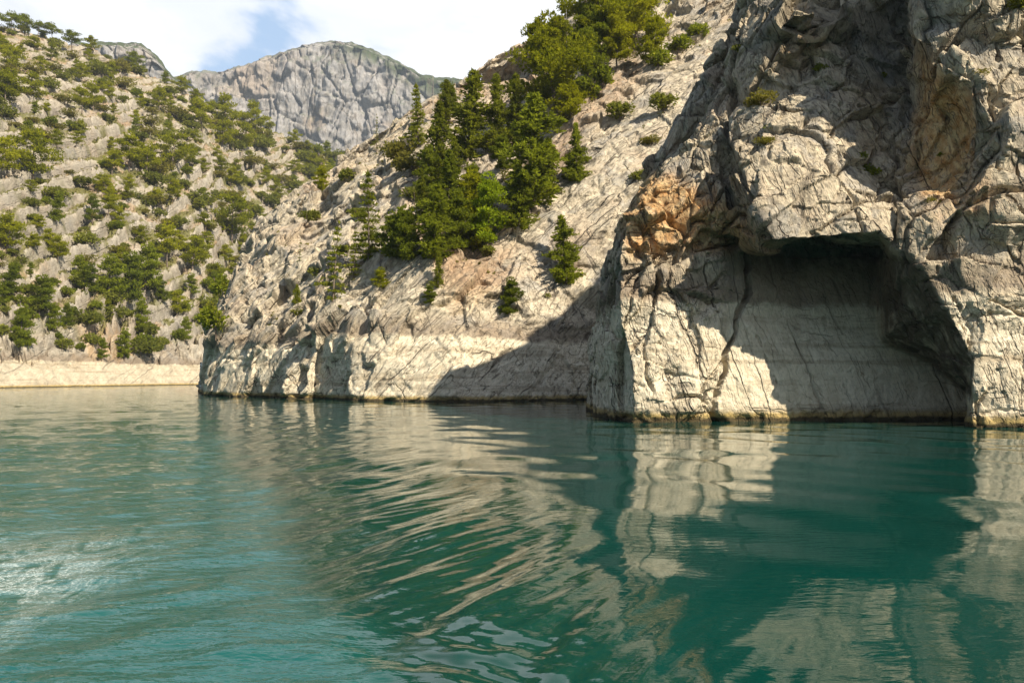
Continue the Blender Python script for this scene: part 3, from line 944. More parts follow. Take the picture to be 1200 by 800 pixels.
    global HILL_FR, HILL_ROW, HILL_COVER
    HILL_COVER = (cover * up)[F[:, 0]]
    HILL_FR, HILL_ROW = fr[F[:, 0]], (row * seg)[F[:, 0]]
    tag(o, 'terraced limestone hillside dotted with pines and shrubs across the water', 'hillside', kind='structure')
    return me


hill_me = build_hill()


# ------------------------------------------------------------------ far mountains
def build_mountain(name, cols, prof, Yb, Yr, seed, flute, label):
    cx = np.linspace(cols[0], cols[1], 520)
    px_, py_ = zip(*prof)
    rp = np.interp(cx, px_, py_)
    e = (442 - rp) / FOC
    s = np.concatenate([np.linspace(0, 1, 330), np.linspace(1.03, 2.0, 20)])
    S, _ = np.meshgrid(s, cx, indexing='ij')
    Zr = CAM_H + e[None, :] * Yr
    f = np.clip(S, 0, 1)
    # talus below, a sheer wall, then a back-sloping crest
    z = np.interp(f, [0, 0.2, 0.42, 0.86, 1.0], [-0.02, 0.14, 0.36, 0.93, 1.0])
    yy = np.interp(f, [0, 0.2, 0.42, 0.86, 1.0], [0, 0.34, 0.60, 0.76, 1.0])
    Y = Yb + (Yr - Yb) * yy
    Z = Zr * z
    Z = np.where(S > 1, Zr * (1 - (S - 1) * 0.5), Z)
    Y = np.where(S > 1, Yr + (S - 1) * 900, Y)
    X = (cx[None, :] - 600) / FOC * (Y * CP + (Z - CAM_H) * SP)
    P = np.stack([X.ravel(), Y.ravel(), Z.ravel()], 1)
    Pf = np.stack([P[:, 0] * 0.012 + seed, P[:, 1] * 0.004, P[:, 2] * 0.0035], 1)
    wallm = sstep(S.ravel(), 0.25, 0.45) * (1 - 0.6 * sstep(S.ravel(), 0.88, 0.97))
    d = flute * (ridged(Pf, 5) - 1.1) * (0.3 + 0.7 * wallm)
    ph, kh = plates(P, (0.9, -0.4, 0.12), 85, 0.40, 0.8, 0.05)
    d += 15 * ph * wallm - 8 * kh
    ph, kh = plates(P + 300, (0.85, -0.5, -0.1), 34, 0.5, 0.8, 0.07)
    d += 11 * ph - 5 * kh
    bl, kl = blocks(P + seed * 20, 75, 0.9, 0.06)
    d += 4 * bl
    d += 10 * fbm(P * 0.02, 4)
    fade = 1 - 0.75 * sstep(S.ravel(), 0.9, 1.0)
    P2 = P.copy()
    P2[:, 1] -= d * fade
    P2[:, 2] += 8 * fbm(P * 0.03 + 7, 3) * sstep(S.ravel(), 0.9, 1.0)
    R, Cn = S.shape
    i = np.arange(R * Cn).reshape(R, Cn)
    F = np.stack([i[:-1, :-1].ravel(), i[:-1, 1:].ravel(), i[1:, 1:].ravel(), i[1:, :-1].ravel()], 1)
    me = mesh_np(name, P2, F)
    N = get_no(me)
    pxx, pyy = to_px(P)
    n = fbm(P * 0.006 + seed, 4) + 0.8 * fbm(P * 0.035 + seed, 3)
    scr = sstep(n + 1.5 * (N[:, 2] - 0.45) + 0.55 * sstep(S.ravel(), 0.86, 0.96), 0.35, 0.75)
    if seed == 1:
        east = poly_mask(pxx, pyy, [(370, 42), (400, 38), (470, 62), (545, 82), (545, 130), (480, 100), (430, 70), (390, 52)], 10)
        scr = np.maximum(scr * (0.55 + 0.45 * east), east * sstep(n, -0.7, -0.1))
    set_attr(me, 'scrub', scr)
    set_attr(me, 'stain', 0.15 * sstep(fbm(P * 0.008 + 50, 3), 0.15, 0.5) * wallm)
    o = link(name, me, rock_material('rock_' + name, ring=False, grey=(0.225, 0.22, 0.225), pale=(0.32, 0.305, 0.295), warm=(0.28, 0.245, 0.225), scale=0.05, bump=0.4, joint=0.9, scrub=(0.055, 0.075, 0.035)))
    tag(o, label, 'mountain', kind='structure')
    return me


build_mountain('mountain', (150, 640), [(150, 110), (200, 88), (225, 78), (262, 80), (300, 66), (340, 52), (370, 44), (395, 41), (430, 49), (470, 68), (492, 82), (510, 86), (540, 88), (640, 110)],
               1750, 2350, 1, 14, 'grey limestone mountain with a sheer wall and wooded crest beyond the gorge')
build_mountain('far_peak', (20, 260), [(20, 60), (90, 42), (105, 46), (118, 44), (150, 44), (165, 44), (180, 56), (190, 68), (202, 84), (260, 130)], 1150, 1500, 2, 8,
               'small rounded grey rock peak behind the hillside skyline')


# ------------------------------------------------------------------ the air between here and the mountains
def build_haze():
    bm = bmesh.new()
    bmesh.ops.create_cube(bm, size=1.0)
    me = bpy.data.meshes.new('haze')
    bm.to_mesh(me)
    bm.free()
    o = bpy.data.objects.new('haze', me)
    C.objects.link(o)
    o.scale = (5200, 5200, 1700)
    o.location = (0, 1500, 1700 / 2 - 80)
    m = bpy.data.materials.new('haze_air')
    m.use_nodes = True
    T = NT(m.node_tree)
    v = T.n('ShaderNodeVolumePrincipled')
    v.inputs['Color'].default_value = (0.72, 0.82, 0.98, 1)
    v.inputs['Density'].default_value = HAZE
    v.inputs['Anisotropy'].default_value = 0.2
    out = T.n('ShaderNodeOutputMaterial')
    T.lk(v.outputs[0], out.inputs['Volume'])
    me.materials.append(m)
    tag(o, 'thin pale haze over the gorge', 'haze', kind='stuff')


HAZE = 0.0001
build_haze()
# ------------------------------------------------------------------ water
def build_water():
    rows = np.concatenate([np.linspace(1150, 830, 60), np.linspace(826, 560, 330), np.linspace(559.4, 447, 190), [446, 445, 444.4]])
    cols = np.linspace(-420, 1620, 760)
    Y = FOC * CAM_H / (rows - 442.0)
    PX, YY = np.meshgrid(cols, Y)
    X = (PX - 600) / FOC * YY
    P = np.stack([X.ravel(), YY.ravel(), np.zeros(X.size)], 1)
    x, y = P[:, 0], P[:, 1]
    n1 = fbm(P * 0.12 + 2.2, 3)
    n2 = fbm(P * 0.35 + 9.2, 3)
    wx = -1.4 - (y - 8.8) * 0.408          # the line the wake spreads along
    left = sstep(wx - x + n1 * 1.2, -0.12 * y * 0.25, 0.10 * y * 0.25 + 0.4)
    far = 1 - sstep(y, 45, 110)
    h = np.zeros(len(P))
    rr = np.random.RandomState(3)
    # wind chop on the left
    for k in range(26):
        lam = 0.28 * (1.17 ** k) if k < 15 else rr.uniform(0.5, 2.5)
        ang = rr.normal(-0.25, 0.55)
        kx, ky = math.sin(ang), math.cos(ang)
        res = sstep(lam / (y * y / (FOC * CAM_H)), 1.2, 3.0)     # only waves the surface can carry here
        h += left * res * lam * 0.0030 * np.sin(2 * np.pi * (x * kx + y * ky) / lam + rr.rand() * 6.28 + 2.2 * n1 + 1.3 * n2)
    # boat waves along the wake line
    dd = x - wx
    env = np.exp(-((dd - 1.5 - 0.05 * y) / (1.6 + 0.055 * y)) ** 2)
    for lam, nx, a in ((1.5, 0.97, 0.013), (0.85, 0.90, 0.012), (2.4, 0.985, 0.011), (0.52, 0.94, 0.011), (0.36, 0.80, 0.010)):
        ny = -math.sqrt(1 - nx * nx)
        h += env * far * a * lam * np.sin(2 * np.pi * (x * nx + y * ny) / lam + 2.6 * n1 + 0.5 * n2)
    # a steeper set of waves close by, where the wake passes the camera
    near_ = np.exp(-((x + 0.55) / 1.1) ** 2 - ((y - 8.2) / 1.5) ** 2)
    for lam, ang, a in ((1.0, 0.6, 0.016), (0.46, 0.95, 0.013), (0.62, 0.1, 0.011), (0.27, 0.7, 0.010), (0.19, 0.3, 0.008)):
        h += near_ * a * lam * np.sin(2 * np.pi * (x * math.sin(ang) + y * math.cos(ang)) / lam + 3.0 * n1 + 2.0 * n2)
    # long quiet undulation everywhere
    for k in range(7):
        lam = rr.uniform(2.2, 6.5)
        ang = rr.normal(0.6, 0.9)
        h += 0.0022 * lam * np.sin(2 * np.pi * (x * math.sin(ang) + y * math.cos(ang)) / lam + rr.rand() * 6.28 + 1.8 * n1)
    P[:, 2] = h
    R, Cn = X.shape
    i = np.arange(R * Cn).reshape(R, Cn)
    F = np.stack([i[:-1, :-1].ravel(), i[:-1, 1:].ravel(), i[1:, 1:].ravel(), i[1:, :-1].ravel()], 1)
    me = mesh_np('water', P, F, smooth=True)
    set_attr(me, 'chop', left)
    churn = sstep(-x - 2.6 - 0.20 * y + 1.2 * n1, 0.0, 2.5) * (1 - sstep(y, 9.0, 18.0))
    set_attr(me, 'churn', churn)
    m = bpy.data.materials.new('reservoir_water')
    m.use_nodes = True
    T = NT(m.node_tree)
    geo = T.n('ShaderNodeNewGeometry')
    Pn = geo.outputs['Position']
    ca = T.n('ShaderNodeAttribute', attribute_name='chop').outputs['Fac']
    ch = T.n('ShaderNodeAttribute', attribute_name='churn').outputs['Fac']
    deep = T.mix(T.noise(Pn, 0.09, 3), (0.002, 0.034, 0.0265), (0.003, 0.045, 0.036))
    col = T.mix(T.math('MULTIPLY', ca, 0.75), deep, (0.005, 0.088, 0.081))
    fo = T.noise(T.mapping(Pn, scale=(1.0, 0.45, 1), rot=(0, 0, 0.5)), 1.1, 8, 0.68, 1.6)
    ridge_ = T.math('SUBTRACT', 1.0, T.math('MULTIPLY', T.math('ABSOLUTE', T.math('SUBTRACT', fo, 0.5)), 9.0), clamp=True)
    fine = T.ramp(T.noise(Pn, 22.0, 5, 0.75), 0.49, 0.58)
    fm = T.math('MULTIPLY', T.math('MULTIPLY', ridge_, ch), T.math('MULTIPLY_ADD', fine, 0.7, 0.3))
    patch = T.math('MULTIPLY', T.math('MULTIPLY', T.ramp(T.noise(Pn, 0.55, 6, 0.65, 0.8), 0.50, 0.66), ch), fine)
    fm = T.math('MAXIMUM', T.math('MULTIPLY', fm, 1.0), T.math('MULTIPLY', patch, 0.9), clamp=True)
    col = T.mix(T.math('MULTIPLY', ch, 0.2), col, (0.05, 0.19, 0.175))
    col = T.mix(fm, col, (0.75, 0.80, 0.78))
    # ripples finer than the surface itself
    r1 = T.noise(T.mapping(Pn, scale=(0.45, 1.0, 1)), 6.0, 3, 0.55, 0.3)
    r2 = T.noise(T.mapping(Pn, scale=(0.35, 1.0, 1)), 2.2, 2, 0.5, 0.2)
    hgt = T.math('MULTIPLY', r1, T.math('MULTIPLY_ADD', ca, 0.026, 0.0030))
    hgt = T.math('ADD', hgt, T.math('MULTIPLY', r2, T.math('MULTIPLY_ADD', ca, 0.030, 0.004)))
    bp = T.n('ShaderNodeBump')
    bp.inputs['Strength'].default_value = 1.0
    bp.inputs['Distance'].default_value = 1.0
    T.lk(hgt, bp.inputs['Height'])
    b = T.n('ShaderNodeBsdfPrincipled')
    T.lk(col, b.inputs['Base Color'])
    T.lk(T.math('MULTIPLY_ADD', fm, 0.5, 0.02), b.inputs['Roughness'])
    b.inputs['IOR'].default_value = 1.42
    T.lk(bp.outputs[0], b.inputs['Normal'])
    o = T.n('ShaderNodeOutputMaterial')
    T.lk(b.outputs[0], o.inputs[0])
    ob = link('water', me, m)
    tag(ob, 'teal green reservoir water with ripples and a boat wake', 'water', kind='structure')


build_water()
# ------------------------------------------------------------------ trees and shrubs
M_BARK = plain_material('bark', (0.085, 0.062, 0.045), (0.19, 0.145, 0.11))
M_DEAD = plain_material('dead_wood', (0.26, 0.23, 0.20), (0.42, 0.38, 0.33))
M_FIR = leaf_material('fir_needles', (0.045, 0.066, 0.012), (0.275, 0.290, 0.026), (0.38, 0.36, 0.04))
M_PINE = leaf_material('pine_needles', (0.085, 0.110, 0.008), (0.38, 0.375, 0.014), (0.48, 0.44, 0.03))
M_PINED = leaf_material('dark_pine_needles', (0.050, 0.075, 0.012), (0.250, 0.280, 0.022), (0.36, 0.36, 0.035))
M_LIME = leaf_material('fresh_leaves', (0.10, 0.15, 0.008), (0.34, 0.42, 0.018), (0.44, 0.50, 0.035))
M_SHRUB = leaf_material('shrub_leaves', (0.080, 0.095, 0.020), (0.265, 0.275, 0.045), (0.35, 0.34, 0.07))
M_HILL = leaf_material('sunny_pine_needles', (0.085, 0.105, 0.010), (0.36, 0.36, 0.016), (0.48, 0.45, 0.03))
M_OLIVE = leaf_material('olive_shrub_leaves', (0.10, 0.10, 0.022), (0.27, 0.24, 0.05), (0.36, 0.31, 0.08))


class Leafy:
    """collects needle tufts and wood"""
    def __init__(self, seed):
        self.r = np.random.RandomState(seed)
        self.V, self.tint, self.n = [], [], 0
        self.WV, self.WF, self.wn = [], [], 0

    def tufts(self, P, D, L, W, k, spread, base=0.5, var=0.5):
        r = self.r
        P = np.repeat(np.asarray(P, float), k, 0)
        D = np.repeat(np.asarray(D, float), k, 0)
        n = len(P)
        d = D + r.normal(size=(n, 3)) * spread
        d /= np.linalg.norm(d, axis=1)[:, None] + 1e-9
        side = np.cross(d, r.normal(size=(n, 3)))
        side /= np.linalg.norm(side, axis=1)[:, None] + 1e-9
        l = L * r.uniform(0.6, 1.25, n)[:, None]
        w = W * r.uniform(0.7, 1.3, n)[:, None]
        p0 = P + r.normal(size=(n, 3)) * L * 0.15
        a = p0 + d * l * 0.35 + side * w
        b = p0 + d * l
        c = p0 + d * l * 0.35 - side * w
        self.V.append(np.stack([p0, a, b, c], 1).reshape(-1, 3))
        t = np.clip(base + np.repeat(r.uniform(-0.5, 0.5, n // k), k) * var + r.uniform(-0.15, 0.15, n), 0, 1)
        self.tint.append(np.repeat(t, 4))
        self.n += n

    def wood(self, pts, r0, r1, sides=5):
        pts = np.asarray(pts, float)
        m = len(pts)
        rr = np.linspace(r0, r1, m)
        ang = np.linspace(0, 2 * np.pi, sides, endpoint=False)
        V = []
        for i in range(m):
            d = pts[min(i + 1, m - 1)] - pts[max(i - 1, 0)]
            d /= np.linalg.norm(d) + 1e-9
            u = np.cross(d, [0.3, 0.9, 0.2]); u /= np.linalg.norm(u) + 1e-9
            v = np.cross(d, u)
            V.append(pts[i] + rr[i] * (np.cos(ang)[:, None] * u + np.sin(ang)[:, None] * v))
        V = np.concatenate(V)
        F = []
        for i in range(m - 1):
            for j in range(sides):
                a, b = i * sides + j, i * sides + (j + 1) % sides
                F.append((a, b, b + sides, a + sides))
        self.WV.append(V)
        self.WF.append(np.array(F) + self.wn)
        self.wn += len(V)

    def meshes(self, leafmat, barkmat):
        V = np.concatenate(self.V)
        F = np.arange(len(V)).reshape(-1, 4)
        cm = mesh_np('crown', V, F)
        set_attr(cm, 'tint', np.concatenate(self.tint))
        cm.materials.append(leafmat)
        tm = mesh_np('trunk', np.concatenate(self.WV), np.concatenate(self.WF))
        tm.materials.append(barkmat)
        return tm, cm


def conifer(seed, H=12.0, R=2.2, power=0.8, level=0.40, nb=11, rise=0.15, droop=0.35, gap=0.0, mat=None, leaf=0.40, k=7, lean=0.0, low=0.06):
    """fir or cypress: one straight stem, whorls of branches carrying needle sprays"""
    L = Leafy(seed)
    r = L.r
    zs = np.linspace(-0.6, H, 9)
    bend = np.cumsum(r.normal(size=(9, 2)) * 0.05, 0)
    stem = np.stack([bend[:, 0] + lean * zs * 0.06, bend[:, 1], zs], 1)
    L.wood(stem, H * 0.016 + 0.03, 0.02)
    z = H * low
    lob = r.uniform(0, 6.28, 3)
    while z < H * 0.985:
        t = z / H
        rl = R * ((1 - t) ** power) * (0.86 + 0.30 * math.sin(z * 1.7 + lob[0]) + 0.15 * math.sin(z * 3.1 + lob[1]))
        rl = rl * min(1, 0.45 + t * 4.0) + 0.12
        c = np.array([np.interp(z, zs, stem[:, 0]), np.interp(z, zs, stem[:, 1]), z])
        for b in range(nb):
            if r.rand() < gap:
                continue
            a = r.rand() * 6.28
            ln = rl * r.uniform(0.55, 1.12) * (1 + 0.25 * math.sin(2 * a + lob[1] + 0.5 * z) + 0.22 * math.sin(3 * a + lob[2] + 1.3 * z))
            d = np.array([math.cos(a), math.sin(a), 0])
            m = max(2, int(ln / 0.30))
            f = np.linspace(0.18, 1, m)
            pts = c + d * (ln * f)[:, None]
            pts[:, 2] += ln * (rise * f - droop * f * f) + r.normal(size=m) * 0.05
            if ln > R * 0.5:
                L.wood([c, c + d * ln * 0.5 + [0, 0, ln * (rise * 0.5 - droop * 0.25)], pts[-1]], 0.03, 0.008, 3)
            dd = np.repeat((d + [0, 0, 0.18])[None, :], m, 0)
            L.tufts(pts, dd, leaf * 1.15, leaf * 0.25, k, 0.6, 0.30 + 0.35 * r.rand(), 0.5)
        z += level * r.uniform(0.75, 1.25)
    L.tufts([[stem[-1, 0], stem[-1, 1], H - 0.2]] * 3, [[0, 0, 1]] * 3, leaf * 1.3, leaf * 0.15, 5, 0.3, 0.6)
    return L.meshes(mat, M_BARK)


def pine(seed, H=11.0, R=4.0, mat=None, limbs=12, clump=60, leaf=0.42, flat=0.42, start=0.25, k=5, top=1.0):
    """Turkish pine: bent trunk, spreading limbs that end in flat clouds of needles"""
    L = Leafy(seed)
    r = L.r
    n = 8
    zs = np.linspace(-0.8, H * 0.93, n)
    bend = np.cumsum(r.normal(size=(n, 2)) * H * 0.016, 0)
    stem = np.stack([bend[:, 0], bend[:, 1], zs], 1)
    L.wood(stem, H * 0.022, H * 0.006, 6)
    a = r.rand() * 6.28
    for i in range(limbs):
        t = start + (0.98 - start) * (i + r.uniform(0, 0.6)) / limbs
        z = H * 0.93 * t
        c = np.array([np.interp(z, zs, stem[:, 0]), np.interp(z, zs, stem[:, 1]), z])
        a += 2.4 + r.uniform(-0.5, 0.5)
        prof = math.sin(math.pi * min(1, max(0, (t - start) / (1 - start)) * 0.72 + 0.28)) ** 0.7
        ln = R * prof * r.uniform(0.65, 1.1) * top ** t
        d = np.array([math.cos(a), math.sin(a), 0])
        e = c + d * ln + [0, 0, ln * r.uniform(0.12, 0.45)]
        mid = (c + e) / 2 + [0, 0, -0.06 * ln] + r.normal(size=3) * 0.1
        L.wood([c, mid, e], H * 0.008, 0.02, 4)
        for q in range(3):
            f = (1.0, 0.66, 0.38)[q] + r.uniform(-0.08, 0.08)
            cc = c + (e - c) * f + r.normal(size=3) * [0.35, 0.35, 0.15] * R * 0.25
            cr = R * r.uniform(0.20, 0.34) * (0.8 + 0.35 * prof)
            m = int(clump * r.uniform(0.7, 1.2))
            v = r.normal(size=(m, 3))
            v /= np.linalg.norm(v, axis=1)[:, None]
            v *= (r.rand(m) ** 0.45)[:, None]
            pos = cc + v * [cr * 1.15, cr * 1.15, cr * flat]
            dd = v * [1, 1, 0.6] + [0, 0, 0.55]
            L.tufts(pos, dd, leaf, leaf * 0.20, k, 0.5, 0.36 + 0.30 * r.rand(), 0.5)
    m = clump
    v = r.normal(size=(m, 3)); v /= np.linalg.norm(v, axis=1)[:, None]
    L.tufts(stem[-1] + [0, 0, H * 0.03] + v * [R * 0.3, R * 0.3, R * 0.17], v + [0, 0, 0.6], leaf, leaf * 0.2, k, 0.5, 0.6)
    return L.meshes(mat, M_BARK)


def shrub(seed, R=1.0, H=1.3, mat=None, n=260, leaf=0.2, k=4, lumps=6):
    L = Leafy(seed)
    r = L.r
    for i in range(5):
        a = r.rand() * 6.28
        L.wood([[0, 0, -0.25], [0.2 * math.cos(a) * R, 0.2 * math.sin(a) * R, H * 0.3], [0.5 * math.cos(a) * R, 0.5 * math.sin(a) * R, H * 0.7]], 0.03, 0.01, 3)
    for i in range(lumps):
        a = r.rand() * 6.28
        q = r.rand() ** 0.6 * R * 0.62
        c = np.array([q * math.cos(a), q * math.sin(a), H * r.uniform(0.25, 0.68)])
        m = n // lumps
        v = r.normal(size=(m, 3))
        v /= np.linalg.norm(v, axis=1)[:, None]
        v *= (r.rand(m) ** 0.4)[:, None]
        s = R * r.uniform(0.35, 0.55)
        L.tufts(c + v * [s, s, s * 0.8], v + [0, 0, 0.4], leaf, leaf * 0.30, k, 0.6, 0.3 + 0.4 * r.rand(), 0.5)
    return L.meshes(mat, M_BARK)


BV = {'near': bvh_of(near_me), 'mid': bvh_of(mid_me), 'hill': bvh_of(hill_me)}
CAMP = Vector((0, 0, CAM_H))


def hit(px, py, which):
    h = BV[which].ray_cast(CAMP, ray(px, py))
    return h[0], h[1]


def hill_tread(px, py):
    """where on its bed a point of the hillside lies: 0 foot of the ledge, 1 inner edge of the tread"""
    h = BV['hill'].ray_cast(CAMP, ray(px, py))
    return (0.5, 0.0) if h[2] is None else (float(HILL_FR[h[2]]), float(HILL_ROW[h[2]]))


_used = {}


def plant(name, pair, loc, H0, H, label, cat, group=None, rz=0.0, wide=1.0, tilt=(0, 0), crown_name='crown', trunk_name='trunk'):
    """an Empty at the foot carrying copies of the trunk and the crown"""
    root = bpy.data.objects.new(name, None)
    C.objects.link(root)
    root.location = loc
    root.rotation_euler = (tilt[0], tilt[1], rz)
    s = H / H0
    root.scale = (s * wide, s * wide, s)
    tag(root, label, cat, group)
    tm, cm = pair
    for nm, me in ((trunk_name, tm), (crown_name, cm)):
        o = bpy.data.objects.new(nm, me)
        C.objects.link(o)
        o.parent = root
    return root


FIRS = [conifer(11, 12, 2.4, 0.75, mat=M_FIR), conifer(12, 12, 2.8, 0.7, level=0.45, mat=M_FIR, rise=0.3, droop=0.3), conifer(13, 12, 2.2, 0.6, level=0.40, mat=M_FIR, rise=0.45, droop=0.2),
        conifer(14, 12, 3.1, 0.62, level=0.46, nb=13, mat=M_PINED, rise=0.4, droop=0.25)]
LAYER = [conifer(21, 12, 2.8, 0.8, level=0.80, nb=12, gap=0.12, mat=M_FIR, rise=0.05, droop=0.15, k=6), conifer(22, 12, 2.6, 0.9, level=0.95, nb=10, gap=0.2, mat=M_FIR, rise=0.05, droop=0.12, k=5)]
SPARSE = [conifer(31, 12, 1.8, 0.9, level=0.75, nb=7, gap=0.2, mat=M_FIR, rise=0.15, droop=0.3, k=4, leaf=0.30), conifer(32, 12, 1.6, 1.0, level=0.85, nb=7, gap=0.2, mat=M_PINED, rise=0.1, droop=0.2, k=4, leaf=0.30)]
BIGPINE = [pine(41, 14, 5.2, M_PINE, limbs=17, clump=125, leaf=0.44, start=0.2), pine(42, 14, 4.6, M_PINE, limbs=15, clump=120, leaf=0.44, start=0.25), pine(43, 14, 4.4, M_PINED, limbs=16, clump=115, start=0.18)]
HILLPINE = [pine(51, 11, 4.6, M_PINE, limbs=11, clump=38, leaf=0.62, k=4, start=0.22), pine(52, 11, 4.0, M_PINE, limbs=10, clump=38, leaf=0.62, k=4, start=0.30), pine(53, 11, 4.2, M_HILL, limbs=11, clump=38, leaf=0.62, k=4, start=0.2),
            pine(54, 11, 4.8, M_PINED, limbs=9, clump=40, leaf=0.6, k=4, start=0.48, flat=0.34), pine(55, 11, 3.6, M_PINED, limbs=12, clump=36, leaf=0.62, k=4, start=0.12, top=0.6)]
YOUNG = [pine(61, 8, 2.6, M_LIME, limbs=13, clump=50, leaf=0.34, start=0.1, top=0.7), pine(62, 7, 2.6, M_PINED, limbs=14, clump=55, leaf=0.34, start=0.06, top=0.6), pine(63, 7, 2.8, M_PINE, limbs=14, clump=50, leaf=0.34, start=0.08, top=0.7)]
BUSH = [shrub(71, 1.0, 1.4, M_SHRUB), shrub(72, 1.2, 1.2, M_SHRUB), shrub(73, 1.1, 1.5, M_OLIVE), shrub(74, 0.9, 1.7, M_PINED)]

rs = random.Random(5)


def place(which, kind, px, py, hpx, name, label, cat, group=None, wide=1.0, H0=None, sink=0.15, parts=('trunk', 'crown')):
    loc, nrm = hit(px, py, which)
    if loc is None:
        return None
    dist = loc.y * CP + (loc.z - CAM_H) * SP
    H = hpx / FOC * dist * 1.04
    loc = loc + Vector((0, 0.25, -sink * min(1.0, H * 0.15)))
    return plant(name, kind[0], loc, kind[1], H, label, cat, group, rs.uniform(0, 6.28), wide, (rs.uniform(-0.05, 0.05), rs.uniform(-0.05, 0.05)), parts[1], parts[0])


F = [(m, 12) for m in FIRS]
LY = [(m, 12) for m in LAYER]
SPX = [(m, 12) for m in SPARSE]
BP = [(m, 14) for m in BIGPINE]
HP = [(m, 11) for m in HILLPINE]
YG = [(YOUNG[0], 8), (YOUNG[1], 7), (YOUNG[2], 7)]
BU = [(m, h) for m, h in zip(BUSH, (1.4, 1.2, 1.5, 1.7))]

